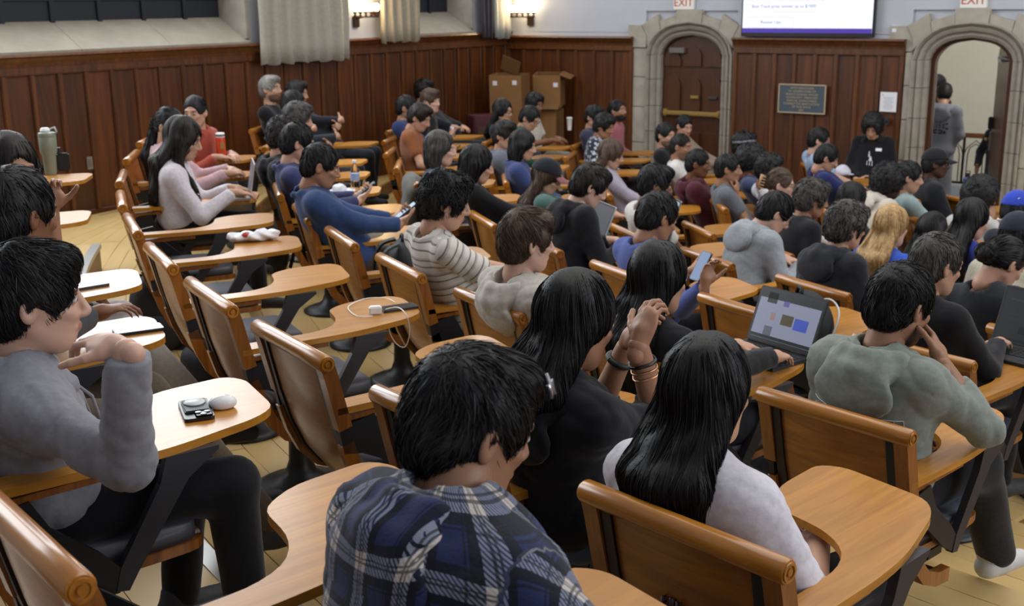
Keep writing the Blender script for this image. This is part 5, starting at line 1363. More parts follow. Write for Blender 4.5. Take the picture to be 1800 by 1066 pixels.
# --- last row, left edge
def specs_on(c): glasses()(c)
person('rowaman', 32, 378, 'A', 'black-haired person at the left edge behind the grey hoodie', 'short', 'black', 'brown', 'long', '2f3138', chair='A_man', hd=1.13, lod=1, yaw=25, pitch=10, pants='5b4f40', legs='stretch', hipy=0.30, arm={'R': (at(168, 556, 0.89 + 0.74), fv(20) + UPV * 0.2, UPV, 0.5)})
person('rowagirl', 20, 300, 'A', 'dark-haired person with glasses raising one hand at the left edge', 'long', 'dark', 'tan', 'tee', '4b5573', chair='A_girl', hd=1.13, lod=1, yaw=-75, pitch=6, hairlen=0.2, side=[1, -1], pants='b5afab', hipy=0.32, legs='stretch', extra=[glasses()], arm={'R': (pd(90, 375, 3.75), UPV + 0.25 * rv(30), rv(30) * -1, 0.9, -UPV)})
# --- second row far end
person('blouse', 322, 245, 'B', 'person with long dark wavy hair in a white blouse at a laptop', 'wavy', 'dark', 'fair', 'long', 'ccc6cd', chair='B_5', hd=1.08, lod=1, yaw=-18, pitch=16, hairlen=0.22, arms='type', pants='1b1c22', side=[1], hipy=0.34)
person('pinksw', 299, 222, 'B', 'person with a low ponytail in a pale pink sweater', 'pony', 'black', 'fair', 'long', 'b99aa0', chair='B_6', hd=1.06, lod=1, yaw=-30, pitch=10, hairlen=0.2, pants='6c6250', arms='tablet', hipy=0.33, extra=[claw_clip('e0e0e0', (0, -0.13, 0.0), 0.5)])
person('peach', 343, 198, 'B', 'person in a coral jacket turned towards us behind the orange bottle', 'bun', 'black', 'fair', 'long', 'a34a3c', chair='B_7', hd=1.06, lod=1, yaw=-80, pitch=6, body=-25, pants='3a3b42', arms='tablet', hipy=0.36)
# --- third row far end
person('bluejkt', 564, 292, 'C', 'person with a black fade haircut in a blue jacket looking at a phone', 'crop', 'black', 'tan', 'jacket', '2d4068', chair='C_blue', hd=1.13, lod=1, yaw=-10, pitch=18, arms='phone', pants='4a3a30', hipy=0.27)
person('h6', 524, 252, 'C', 'black-haired person in a violet-blue sweater beside the blue jacket', 'short', 'black', 'fair', 'collar', '343a5e', chair='C_h6', hd=1.15, lod=1, pitch=14, arms='phone', pants='a59c8c')
person('curly5', 500, 240, 'C', 'person with short dark curls in a black hoodie in front of the bearded one', 'curly', 'dark', 'fair', 'hoodie', '17181d', chair='C_curly', hd=1.13, lod=1, pitch=8, pants='17181d')
person('h4', 524, 210, 'C', 'person with greying dark hair between curly hair and the bearded one', 'fluffy', 'greyd', 'fair', 'long', '2a2b30', chair='C_h4', hd=1.13, pitch=10)
person('h3', 516, 184, 'C', 'person with glossy black hair in profile beside the bearded one', 'short', 'black', 'tan', 'long', '25262c', chair='C_h3', hd=1.13, pitch=12, yaw=-10, arms='fold')
person('h2', 522, 164, 'C', 'person with wavy dark hair farthest in the third row', 'quiff', 'dark', 'fair', 'long', '25262c', chair='C_h2', hd=1.13, pitch=8, arms='fold')
pb = at(476, 157, FLOORZ['C'] + 1.22); thb, Rb = to_polar(pb)
_p = polar(thb, Rb + 0.14); place_chair(_p[0], _p[1], FLOORZ['C'], thb, CH + 'under the grey-bearded person against the wood wall'); CHAIRS['C_beard'] = (np.array([_p[0], _p[1], FLOORZ['C']]), thb)
person('beard', 476, 157, 'C', 'grey-haired bearded person in black with one jeans leg crossed', 'quiff', 'grey', 'fair', 'long', '121318', chair='C_beard', hd=1.22, yaw=-15, pitch=-4, beard=0.8, legs='cross', pants='3d4a63', shoe='c2bdb8', arms='fold', hipy=0.26)
# --- fourth row
person('old', 1646, 466, 'D', 'person with greying dark hair in black beside the sage hoodie', 'short', 'greyd', 'fair', 'collar', '16171b', chair='D_old', hd=1.12, lod=1, yaw=-22, pitch=12, arms='type', pants='16171b', hipy=0.3)
person('peri', 1156, 382, 'D', 'black-haired person in a periwinkle shirt holding a phone', 'short', 'black', 'tan', 'long', '4a5896', chair='D_peri', hd=1.10, lod=1, yaw=-4, pitch=22, arms='phone', arm={'R': (pd(1238, 505, 5.30), UPV + 0.2 * fv(20), -rv(28), 0.6)})
person('hood30', 1036, 328, 'D', 'person with swept dark hair in a black hoodie looking down', 'fringe', 'dark', 'pale', 'hoodie', '121318', chair='D_hood', hd=1.10, lod=1, yaw=-14, pitch=26, arms='type', hipy=0.30)
person('blk26', 838, 290, 'D', 'person with smooth black hair in black at a silver laptop', 'bob', 'black', 'fair', 'long', '17181c', chair='D_blk', hd=1.12, lod=1, yaw=-12, pitch=14, arms='type', hipy=0.28)
person('grey25', 774, 262, 'D', 'person with chin-length greying hair in a slate shirt', 'bob', 'greyd', 'pale', 'long', '414a5c', chair='D_grey', hd=1.14, lod=1, yaw=-18, pitch=6)
person('brown', 737, 207, 'D', 'person in a rust brown t-shirt looking down', 'quiff', 'dark', 'fair', 'tee', '824f30', chair='D_brown', hd=1.13, yaw=-14, pitch=24, arms='phone')
person('navy22', 715, 190, 'D', 'person in a navy shirt behind the rust t-shirt', 'crop', 'black', 'tan', 'long', '27305a', chair='D_navy', hd=1.12, pitch=8)
person('bh', 757, 178, 'D', 'person with a brown bowl cut in black holding a drink', 'fringe', 'brown', 'pale', 'tee', '15161d', chair='D_bh', hd=1.15, yaw=-22, pitch=2, arms='phone', pants='7c6c4c', legs='stretch', hipy=0.30)
person('b24', 746, 160, 'D', 'dark-haired person half hidden behind the brown bowl cut', 'fluffy', 'black', 'fair', 'long', '1f2026', chair='D_24', hd=1.13, pitch=5)
# --- fifth row
person('bun39', 1764, 462, 'E', 'person with a black low bun behind the large laptop', 'bun', 'black', 'fair', 'long', '25272d', chair='E_bun', hd=1.08, lod=1, pitch=30, yaw=-25, arms='tablet', hipy=0.34)
person('char', 1488, 398, 'E', 'person with shaggy dark grey hair in a charcoal hoodie', 'fluffy', 'greyd', 'fair', 'hoodie', '23252c', chair='E_char', hd=1.10, lod=1, yaw=-12, pitch=10)
person('lgrey', 1362, 375, 'E', 'person in a light grey hoodie bent over a notebook', 'short', 'black', 'pale', 'hoodie', '8f959c', chair='E_lg', hd=1.04, lod=1, yaw=-20, pitch=35, arms='tablet', hipy=0.33, extra=[glasses()], fold=1.2)
person('wt32', 1152, 325, 'E', 'person with wavy black hair and beard in a white t-shirt', 'quiff', 'black', 'brown', 'tee', 'c9c7c2', chair='E_wt', hd=1.15, lod=1, yaw=-16, pitch=12, beard=0.8)
def phones29(c): headband('1b1b1e', 0.02)(c)
person('cap29', 960, 312, 'E', 'person in a black baseball cap with dusky pink brim', 'long', 'brown', 'fair', 'long', '4c6a66', chair='E_cap', hd=1.08, lod=1, yaw=-20, pitch=22, hairlen=0.08, extra=[cap_hat('1f2024', brim='8a5a5f')], arms='type')
person('bob65', 919, 256, 'E', 'person with chin-length black hair in a denim blue sweater', 'bob', 'black', 'fair', 'collar', '36426e', chair='E_bob', hd=1.13, yaw=-8, pitch=12)
person('gray64', 887, 238, 'E', 'smiling person in a grey hoodie with a dark shoulder strap', 'fringe', 'dark', 'fair', 'hoodie', '5f626e', chair='E_gr', hd=1.13, yaw=-30, pitch=8)
person('dark63', 884, 196, 'E', 'person with long dark curls and glasses in navy with white collar', 'wavy', 'black', 'fair', 'jacket', '2a3140', chair='E_dark', hd=1.14, yaw=-20, pitch=4, hairlen=0.05, extra=[glasses()])
person('green', 931, 208, 'E', 'person in dark green with glasses looking down', 'short', 'black', 'fair', 'long', '20402f', chair='E_green', hd=1.12, yaw=-20, pitch=28, extra=[glasses()], pants='a19c92')
person('white62', 940, 184, 'E', 'person in a cream t-shirt beside the white cup', 'curly', 'black', 'brown', 'tee', 'c4bfb2', chair='E_white', hd=1.14, yaw=-25, pitch=10, arms='type', pants='8f8a82')
# --- sixth row
person('navycap', 1788, 414, 'F', 'person in a dark navy cap and cream top at the right edge', 'short', 'black', 'tan', 'long', 'b5b09f', chair='F_cap', hd=1.10, lod=1, pitch=5, extra=[cap_hat('232b3a', logo=-1)])
person('blonde', 1567, 398, 'F', 'person with long straight blonde hair in a royal blue top', 'long', 'blonde', 'pale', 'tee', '2c4fb0', chair='F_blonde', hd=1.12, lod=1, pitch=8, hairlen=0.17)
person('blk34', 1427, 350, 'F', 'person with thick wavy dark hair in a black shirt', 'fluffy', 'greyd', 'tan', 'long', '17181d', chair='F_34', hd=1.12, lod=1, yaw=-18, pitch=12)
person('long57', 1074, 272, 'F', 'person with long wavy dark brown hair in a lilac cardigan', 'wavy', 'brown', 'fair', 'long', '9f9aaa', chair='F_long', hd=1.12, yaw=-10, pitch=16, hairlen=0.2)
person('floral', 1062, 222, 'F', 'person in a navy and white floral shirt', 'curly', 'black', 'tan', 'long', '2e3646', chair='F_floral', hd=1.14, yaw=-20, pitch=18, pattern='floral')
person('f59', 1044, 206, 'F', 'black-haired person left of the pink shirt by the wood wall', 'quiff', 'black', 'fair', 'long', '33364a', chair='F_59', hd=1.15, yaw=-20, pitch=10)
person('pink', 1086, 195, 'F', 'bearded person reclining in a dusty pink shirt', 'bun', 'black', 'tan', 'long', 'a3656d', chair='F_pink', hd=1.17, yaw=-15, pitch=-6, beard=1.0)
# --- seventh row
person('dark37', 1637, 408, 'G', 'person with long wavy black hair in grey beside the blonde one', 'wavy', 'black', 'fair', 'long', '56565f', chair='G_37', hd=0.96, lod=1, pitch=26, hairlen=0.14)
person('blue40', 1708, 386, 'G', 'person with long black hair in a royal blue shirt', 'long', 'black', 'fair', 'tee', '2a3f9e', chair='G_blue', hd=1.20, lod=1, yaw=-15, pitch=14, hairlen=0.14, width=1.1)
person('d47', 1497, 352, 'G', 'person with sleek black hair left of the cream hoodie', 'bob', 'black', 'fair', 'long', '2c2d33', chair='G_47', hd=1.10, yaw=-10, pitch=12)
person('claw', 1372, 325, 'G', 'person with a tan claw clip in brown hair and glasses, white top', 'bun', 'brown', 'pale', 'long', 'c5c5c8', chair='G_claw', hd=1.14, yaw=-25, pitch=10, extra=[claw_clip('b08d6a', (0.02, -0.14, 0.0), 1.5), glasses('4a3a30')])
person('gt52', 1280, 297, 'G', 'person in a two-tone grey t-shirt touching the chin', 'crop', 'black', 'tan', 'tee', '5f646e', chair='G_gt', hd=1.14, yaw=-16, pitch=4, arms='chinR')
person('mar', 1227, 288, 'G', 'person in a maroon hoodie', 'crop', 'black', 'brown', 'hoodie', '4c1f2c', chair='G_mar', hd=1.13, yaw=-14, pitch=8)
person('wt54', 1197, 258, 'G', 'person with a shaven head in a white t-shirt', 'buzz', 'dark', 'tan', 'tee', 'cdcbc9', chair='G_wt', hd=1.14, yaw=-20, pitch=6, beard=0.5)
person('bk55', 1170, 238, 'G', 'person with slicked black hair and beard in black beside the shaven head', 'short', 'black', 'fair', 'long', '17181d', chair='G_blk', hd=1.14, yaw=-30, pitch=4, beard=0.7)
# --- front rows
person('bc', 1787, 370, 'H', 'person in a royal blue cap at the right edge', 'short', 'black', 'tan', 'long', '2a2d38', chair='H_bc', hd=1.12, pitch=8, extra=[cap_hat('3146b0', logo=1)])
person('wt41', 1724, 346, 'H', 'person with round dark curls in white resting a cheek on a hand', 'afro', 'black', 'tan', 'long', 'b9b7b4', chair='H_41', hd=1.10, yaw=-20, pitch=12, arms='faceR')
person('hb46', 1562, 322, 'H', 'person with a dark headband in a cream hoodie', 'afro', 'black', 'dark', 'hoodie', 'bdb5a9', chair='H_46', hd=1.14, lod=1, yaw=-22, pitch=8, beard=0.4, extra=[headband('25262b')])
person('mint', 1597, 312, 'H', 'person with black hair in a pale mint shirt', 'short', 'black', 'fair', 'long', '93a7a8', chair='H_mint', hd=1.15, yaw=-22, pitch=8)
person('capman', 1645, 288, 'H', 'person in a black cap and dark jacket below the open doorway', 'short', 'black', 'dark', 'jacket', '1b1d23', chair='H_cap', hd=1.14, yaw=-18, pitch=2, extra=[cap_hat('1d1e21')])
person('c49', 1352, 298, 'H', 'person with curly black hair in white behind the claw clip', 'curly', 'black', 'tan', 'tee', 'c3c3c6', chair='H_49', hd=1.14, pitch=10)
person('afro50', 1320, 284, 'H', 'person with a round mass of black curls in a slate blue shirt', 'afro', 'black', 'brown', 'long', '3d4864', chair='H_afro', hd=1.13, pitch=10)
person('band51', 1308, 256, 'H', 'person with black hair and a grey headband by the wood panels', 'fluffy', 'black', 'tan', 'long', '2b3040', chair='H_band', hd=1.14, pitch=5, extra=[headband('77797f')])
person('door56', 1203, 222, 'H', 'person with short black hair right in front of the closed door', 'crop', 'black', 'fair', 'long', '8a7a6c', chair='H_door', hd=1.14, yaw=-40, pitch=14)
person('lb66', 1440, 247, 'H', 'person with glasses in a pale blue t-shirt below the plaque', 'short', 'black', 'pale', 'tee', '93a6c4', chair='H_lb', hd=1.15, yaw=-18, pitch=10, extra=[glasses()])
person('nv67', 1453, 278, 'H', 'person in navy leaning over in front of the pale blue t-shirt', 'short', 'black', 'fair', 'tee', '212a5c', chair='H_nv', hd=1.10, yaw=-10, pitch=22, hipy=0.3)
_b = at(1534, 345, 0.47)
def tee_print(c):
    bm = bmesh.new(); L_ = c['ln']
    def poly(pts):
        vs = [bm.verts.new(tuple(q)) for q in drape(c, pts, False, 0.005)]; bm.faces.new(vs)
    for i, (u, v, w_, h_) in enumerate(((0.005, 0.05, 0.018, 0.06), (-0.012, 0.0, 0.036, 0.05), (0.02, -0.045, 0.010, 0.05), (-0.035, -0.05, 0.010, 0.05), (-0.008, -0.05, 0.010, 0.045))):
        poly([(u + a_ * w_ / 2, 0.56 * L_ + v + b_ * h_ / 2) for a_, b_ in ((-1, -1), (1, -1), (0.5, 1), (-0.4, 1))])
    bm_obj('chest_print', bm, mat_plain('print_white', srgb('c8c8cc'), 0.8), c['root'])
    bm = bmesh.new(); poly2 = drape(c, [(-0.085 + a_ * 0.03, 0.76 * L_ + b_ * 0.016) for a_, b_ in ((-1, -1), (1, -1), (1, 1), (-1, 1))], False, 0.005); bm.faces.new([bm.verts.new(tuple(q)) for q in poly2]); bm_obj('name_sticker', bm, WHITE, c['root'])
hw_ = at(1534, 222, 1.18); bench = hw_.copy()
person('bk68', 1534, 224, 'H', 'person with black curls in a black hoodie sitting below the white notice', 'afro', 'black', 'fair', 'hoodie', '101116', hd=1.20, body=-93 + 0, yaw=0, pitch=28, lean=0.02, pants='8d8a78', arms='pocket', extra=[tee_print])
def back_print(c):
    bm = bmesh.new(); rr = random.Random(4); L_ = c['ln']; cv = 0.62 * L_
    def poly(pts):
        vs = [bm.verts.new(tuple(q)) for q in drape(c, pts, True, 0.006)]; bm.faces.new(vs)
    for s in (-1, 1):
        for t in (-1, 1):                       # blocky blackletter-like strokes mirrored about the centre
            for (u, v, w_, h_, k_) in ((0.030, 0.085, 0.05, 0.016, 0.3), (0.075, 0.075, 0.03, 0.035, -0.4), (0.045, 0.060, 0.022, 0.030, 0.2), (0.095, 0.030, 0.026, 0.022, 0.5), (0.060, 0.015, 0.02, 0.02, 0.0), (0.020, 0.050, 0.016, 0.030, 0.1), (0.018, 0.012, 0.024, 0.012, 0.6)):
                poly([(s * (u + a_ * w_ / 2 + k_ * b_ * 0.01), cv + t * (v + b_ * h_ / 2)) for a_, b_ in ((-1, -1), (1, -0.7), (0.8, 1), (-0.7, 0.8))])
    bm_obj('back_print', bm, mat_plain('print_black', srgb('17181c'), 0.8), c['root'])
person('stand', 1660, 166, 'L', 'person standing in the open doorway in grey sweatshirt with black back print', 'short', 'black', 'fair', 'hoodie', '7b7d86', hd=1.64, legs='stand', body=100, yaw=10, pitch=26, arms='pocket', pants='85878f', extra=[back_print])
person('stand2', 1646, 150, 'L', 'person in maroon half hidden at the left side of the doorway', 'short', 'black', 'brown', 'long', '431a22', hd=1.68, legs='stand', body=-120, yaw=0, pitch=5, arms='side', pants='1c1d22', hip=None)
person('stand3', 1764, 206, 'L', 'person in dark clothes behind the railing at the open door', 'fluffy', 'dark', 'brown', 'long', '1f1f24', hd=1.42, scale=0.92, legs='stand', body=-90, pitch=5, arms='side')
# ------------------------------------------------------------------ things on tablets, seats and floor
def sdf_obj(name, field, vox, mat, parent, org=(0, 0, 0)):
    V, F = nets(field, vox); return link_obj(name, mesh_np(name, V - np.asarray(org), F), mat, parent)
def lathe_obj(name, prof, mat, parent, seg=20, c=(0, 0, 0)):
    bm = bmesh.new(); add_lathe(bm, prof, seg, c); o = bm_obj(name, bm, mat, parent, smooth=True); o.modifiers.new('edge', 'EDGE_SPLIT').split_angle = 0.8; return o
TABZ = 0.686
def tz(row): return FLOORZ[row] + TABZ
# green tumbler and dark flask
p = at(90, 307, tz('A')); t = empty('tumbler', tuple(p)); SG = mat_plain('sage_enamel', srgb('7b8373'), 0.45)
lathe_obj('cup_body', [(0.030, 0), (0.034, 0.01), (0.040, 0.12), (0.050, 0.14), (0.052, 0.225), (0.050, 0.23)], SG, t)
lathe_obj('lid', [(0.051, 0.23), (0.053, 0.24), (0.050, 0.255), (0.03, 0.262)], SG, t)
lathe_obj('flip_cap', [(0.026, 0.26), (0.030, 0.27), (0.022, 0.285)], WHITE, t, c=(-0.008, 0, 0))
bm = bmesh.new(); add_tube(bm, [(0.045, 0, 0.24), (0.062, 0.0, 0.262), (0.045, 0.02, 0.285), (0.0, 0.04, 0.27)], 0.006, 6); bm_obj('carry_loop', bm, mat_plain('grey_loop', srgb('8d9488'), 0.5), t, smooth=True)
tag(t, 'sage green tumbler with white flip lid on the leftmost tablet', 'tumbler')
p = at(113, 300, tz('A')); t = empty('flask', tuple(p), 0.3)
box('case', (0, 0, 0.055), (0.075, 0.03, 0.11), mat_plain('flask_black', srgb('1d1e22'), 0.4), t, 0.008); lathe_obj('spout', [(0.012, 0.108), (0.012, 0.13), (0.015, 0.132), (0.015, 0.145)], mat_plain('flask_black', srgb('1d1e22'), 0.4), t, 12, (-0.02, 0, 0))
tag(t, 'small black flat flask next to the green tumbler', 'flask')
# phones
def phone(p, rz, lab, screen='1b1d22', face=True, emit=0.0, tiltm=None, sz=(0.074, 0.150)):
    e = empty('phone', tuple(p), rz)
    if tiltm is not None: e.rotation_euler = tiltm
    bm = bmesh.new(); add_prism(bm, rounded([(-sz[0] / 2, -sz[1] / 2), (sz[0] / 2, -sz[1] / 2), (sz[0] / 2, sz[1] / 2), (-sz[0] / 2, sz[1] / 2)], 0.01, 3), 0, 0.009); bm_obj('case', bm, DARKP, e, bevel=0.0015)
    if face:
        bm = bmesh.new(); w_, h_ = sz[0] / 2 - 0.004, sz[1] / 2 - 0.004; add_prism(bm, rounded([(-w_, -h_), (w_, -h_), (w_, h_), (-w_, h_)], 0.008, 3), 0.0088, 0.0096)
        bm_obj('screen', bm, mat_emit('phone_' + screen, srgb(screen), emit) if emit else mat_plain('phone_' + screen, srgb(screen), 0.12), e)
    tag(e, lab, 'phone'); return e
phone(at(152, 505, tz('A')), math.radians(-50), 'dark phone lying on the tablet at the left edge, upper of two', '3a3f44')
phone(at(243, 582, tz('A')), math.radians(-62), 'phone with a pale reflection painted on its screen on the tablet behind the grey hoodie', '9fb0b8')  # pale screen colour paints in a reflection
e = phone(at(345, 724, tz('A')), math.radians(22), 'black phone lying face down with a round white charger on its back', face=False)
box('card_wallet', (0.0, 0.012, 0.012), (0.062, 0.095, 0.007), mat_plain('wallet_slate', srgb('2c3338'), 0.5), e, 0.003)
lathe_obj('round_grip', [(0.026, 0.0155), (0.027, 0.018), (0.024, 0.021)], mat_plain('grip_white', srgb('c9d0d0'), 0.35), e, 24, (0, 0.025, 0))
box('camera_island', (0.012, -0.055, 0.011), (0.042, 0.034, 0.005), DARKP, e, 0.004)
for sx, sy in ((0.0, -0.048), (0.022, -0.048), (0.011, -0.064)): lathe_obj('camera_lens', [(0.0075, 0.0135), (0.008, 0.0155), (0.005, 0.016)], mat_plain('lens_ring', srgb('5a6066'), 0.2, 0.6), e, 12, (sx, sy, 0))
p = at(392, 717, tz('A')); e = empty('earbud_case', tuple(p), math.radians(15))
sdf_obj('case_body', (lambda P: np.maximum(ellip((0, 0, 0.014), (0.036, 0.026, 0.02))[0](P), -P[:, 2]), np.array([-.04, -.03, 0]), np.array([.04, .03, .04])), 0.003, mat_plain('gloss_white', srgb('e2e2e4'), 0.2), e)
box('hinge_seam', (0, 0.0255, 0.018), (0.02, 0.002, 0.006), mat_plain('seam_grey', srgb('8b8c90'), 0.4), e, 0.0005)
tag(e, 'glossy white earbud case beside the phone with the round charger', 'earbud case')
# charging phone with cable
pc = at(700, 543, tz('B')); e = phone(pc, math.radians(-62), 'black phone plugged into a white charger on an empty tablet', '22252b')
pa = at(660, 552, tz('B')); t = empty('charger', tuple(pa), math.radians(10))
box('charger_block', (0, 0, 0.016), (0.05, 0.032, 0.032), WHITE, t, 0.005); box('charger_port', (0.026, 0, 0.016), (0.003, 0.012, 0.006), mat_plain('port_grey', srgb('77787c'), 0.4), t, 0)
bm = bmesh.new(); A0 = pa - pa
pts = [at(678, 544, tz('B') + 0.02), at(700, 541, tz('B') + 0.045), at(715, 556, tz('B') + 0.03), at(720, 585, tz('B') - 0.06), at(712, 610, tz('B') - 0.16), at(696, 604, tz('B') - 0.15), at(684, 580, tz('B') - 0.07), at(690, 560, tz('B') - 0.01)]
def spline(P, n=6):
    P = [np.asarray(q, float) for q in P]; out = []
    for i in range(len(P) - 1):
        a, b, c, d = P[max(i - 1, 0)], P[i], P[i + 1], P[min(i + 2, len(P) - 1)]
        for k in range(n):
            u = k / n; out.append(0.5 * ((2 * b) + (-a + c) * u + (2 * a - 5 * b + 4 * c - d) * u * u + (-a + 3 * b - 3 * c + d) * u ** 3))
    return out + [P[-1]]
rel = lambda Q: [tuple(q - pa) for q in Q]
cz = math.cos(-math.radians(10)); sz_ = math.sin(-math.radians(10)); rl_ = lambda Q: [(q[0] * cz - q[1] * sz_, q[0] * sz_ + q[1] * cz, q[2]) for q in rel(Q)]
add_tube(bm, rl_(spline(pts)), 0.0022, 6); bm_obj('cable', bm, WHITE, t, smooth=True)
bm = bmesh.new(); add_tube(bm, rl_(spline([at(655, 556, tz('B') + 0.004), at(628, 556, tz('B') + 0.004), at(612, 540, tz('B') + 0.004), at(640, 526, tz('B') + 0.004), at(676, 524, tz('B') + 0.004), at(695, 532, tz('B') + 0.006)])), 0.0020, 6); bm_obj('cable', bm, WHITE, t, smooth=True)
tag(t, 'white phone charger block with thin looping white cable', 'charger')
# wrapper
p = at(440, 424, tz('B')); t = empty('snack_wrapper', tuple(p), 0.3)
fw_ = union([ellip((0, 0, 0.025), (0.13, 0.055, 0.026)), ellip((0.09, 0.01, 0.03), (0.06, 0.05, 0.028))], 0.02); f0_ = fw_[0]
sdf_obj('plastic_bag', (lambda P: np.maximum(f0_(P) + 0.012 * wnoise(P, 70, 5), 0.002 - P[:, 2]), fw_[1] - 0.02, fw_[2] + 0.02), 0.006, mat_plain('wrapper_white', srgb('dddce0'), 0.3, 0, 0.5), t)
sdf_obj('red_print', (lambda P: np.maximum(ellip((-0.02, -0.02, 0.03), (0.035, 0.03, 0.022))[0](P) + 0.006 * wnoise(P, 70, 5), 0.003 - P[:, 2]), np.array([-.07, -.06, 0]), np.array([.03, .03, .07])), 0.005, mat_plain('wrapper_red', srgb('b23a36'), 0.35), t)
tag(t, 'crumpled white and red snack wrapper on an empty tablet', 'wrapper')
# orange-red bottle
p = at(390, 283, tz('B')); t = empty('insulated_bottle', tuple(p))
lathe_obj('bottle_body', [(0.035, 0), (0.037, 0.006), (0.037, 0.17), (0.034, 0.185)], mat_plain('orange_enamel', srgb('c3401d'), 0.35), t)
lathe_obj('bottle_lid', [(0.034, 0.185), (0.036, 0.19), (0.036, 0.215), (0.03, 0.22)], WHITE, t); lathe_obj('lid_band', [(0.0365, 0.195), (0.0365, 0.205)], DARKP, t)
box('sticker', (0.02, -0.032, 0.12), (0.03, 0.012, 0.05), mat_plain('sticker_tan', srgb('9a7a3c'), 0.6), t, 0.002)
tag(t, 'orange-red insulated bottle with white lid on a far tablet', 'bottle')
# water bottle and lunch plate
p = at(625, 337, tz('C')); t = empty('water_bottle', tuple(p)); GL = mat_glass('clear_plastic', (0.93, 0.95, 0.98), 0.08)
lathe_obj('clear_bottle', [(0.030, 0), (0.033, 0.01), (0.033, 0.06), (0.030, 0.07), (0.033, 0.08), (0.033, 0.15), (0.013, 0.20), (0.013, 0.215)], GL, t)
lathe_obj('paper_label', [(0.0336, 0.085), (0.0336, 0.135)], mat_plain('label_blue', srgb('8ea4c8'), 0.5), t); lathe_obj('bottle_cap', [(0.015, 0.213), (0.015, 0.232)], WHITE, t, 14)
tag(t, 'clear plastic water bottle with white cap on a tablet', 'bottle')
p = at(602, 339, tz('C')); t = empty('lunch_plate', tuple(p)); lathe_obj('plate', [(0.05, 0), (0.06, 0.004), (0.095, 0.016), (0.096, 0.02), (0.06, 0.01), (0.001, 0.009)], PAPER, t, 24)
sdf_obj('napkin', (lambda P: np.maximum(ellip((-0.02, 0, 0.03), (0.055, 0.045, 0.035))[0](P) + 0.008 * wnoise(P, 60, 2), 0.011 - P[:, 2]), np.array([-.09, -.06, 0]), np.array([.05, .06, .08])), 0.006, PAPER, t)
tag(t, 'white paper plate with crumpled napkin beside the water bottle', 'plate')
# pouch and white object on the pink person's tablet
p = chair_pt('B_6', 0.02, 0.66, TABZ); t = empty('pencil_case', tuple(p), 0.2)
sdf_obj('pouch', (lambda P: np.maximum(ellip((0, 0, 0.014), (0.10, 0.035, 0.02))[0](P), -P[:, 2]), np.array([-.11, -.04, 0]), np.array([.11, .04, .04])), 0.006, mat_plain('pouch_grey', srgb('6d7078'), 0.6), t)
sdf_obj('tissue', (lambda P: np.maximum(ellip((0.02, 0, 0.04), (0.04, 0.03, 0.02))[0](P), 0.03 - P[:, 2]), np.array([-.03, -.04, 0.02]), np.array([.07, .04, .07])), 0.006, PAPER, t)
tag(t, 'grey pencil case with white tissue on the pink sweater person\'s tablet', 'pencil case')
# laptops
def laptop(key, lab, col, screen, emit, x=0.02, y=0.66, w_=0.31, d_=0.215, ang=108, yawo=0, detail=None, keys='1c1d20', p=None, phi=None):
    if p is None: p = chair_pt(key, x, y, TABZ); phi = CHAIRS[key][1]
    e = empty('laptop', tuple(p), math.radians(phi - 90 + yawo)); M_ = mat_plain('laptop_' + col, srgb(col), 0.4, 0.4)
    bm = bmesh.new(); add_prism(bm, rounded([(-w_ / 2, -d_ / 2), (w_ / 2, -d_ / 2), (w_ / 2, d_ / 2), (-w_ / 2, d_ / 2)], 0.012, 3), 0, 0.014); bm_obj('base', bm, M_, e, bevel=0.002)
    bm = bmesh.new(); add_box(bm, (0, 0.02, 0.0143), (w_ * 0.9, d_ * 0.50, 0.001)); kb = bm_obj('keyboard', bm, mat_plain('keybed_' + keys, mul(srgb(keys), 0.8), 0.6), e)
    bm = bmesh.new()
    for r_ in range(5):
        for k in range(13): add_box(bm, (-w_ * 0.415 + k * w_ * 0.069, 0.02 - d_ * 0.2 + r_ * d_ * 0.1, 0.0158), (w_ * 0.058, d_ * 0.082, 0.002))
    o = bm_obj('keys', bm, mat_plain('key_' + keys, srgb(keys), 0.5), kb); o['kind'] = 'stuff'
    box('touchpad', (0, -d_ * 0.33, 0.0143), (w_ * 0.34, d_ * 0.25, 0.001), mat_plain('pad_' + col, mul(srgb(col), 0.85), 0.35), e, 0)
    a = math.radians(ang); hg = Matrix.Translation((0, d_ / 2 - 0.004, 0.012)) @ Matrix.Rotation(a - math.pi, 4, 'X')
    bm = bmesh.new(); add_prism(bm, rounded([(-w_ / 2, -d_), (w_ / 2, -d_), (w_ / 2, 0), (-w_ / 2, 0)], 0.010, 3), -0.004, 0.004)
    lid = bm_obj('screen_lid', bm, M_, e, bevel=0.001)
    lid.matrix_local = Matrix.Translation((0, d_ / 2 - 0.004, 0.014)) @ Matrix.Rotation(math.pi - a, 4, 'X') @ Matrix.Rotation(math.pi, 4, 'X') @ Matrix.Rotation(math.pi, 4, 'X')
    # lid lies along -y folded over the keys when closed; opened by the hinge angle, display on the -z side
    lid.matrix_local = Matrix.Translation((0, d_ / 2 - 0.002, 0.016)) @ Matrix.Rotation(-a, 4, 'X')
    box('bezel', (0, -d_ / 2, -0.0043), (w_ - 0.008, d_ - 0.008, 0.0006), DARKP, lid, 0)
    sw, sh = w_ - 0.026, d_ - 0.032
    box('display', (0, -d_ / 2 - 0.002, -0.0048), (sw, sh, 0.0006), mat_emit('disp_' + screen + lab[:6], srgb(screen), emit), lid, 0)
    if detail:
        for cx, cy, ww, hh, c_, em in detail: box('screen_picture', (cx * sw, -d_ / 2 - 0.002 + cy * sh, -0.0053), (ww * sw, hh * sh, 0.0004), mat_emit('pic_' + c_, srgb(c_), em), lid, 0)
    tag(e, lab, 'laptop'); return e
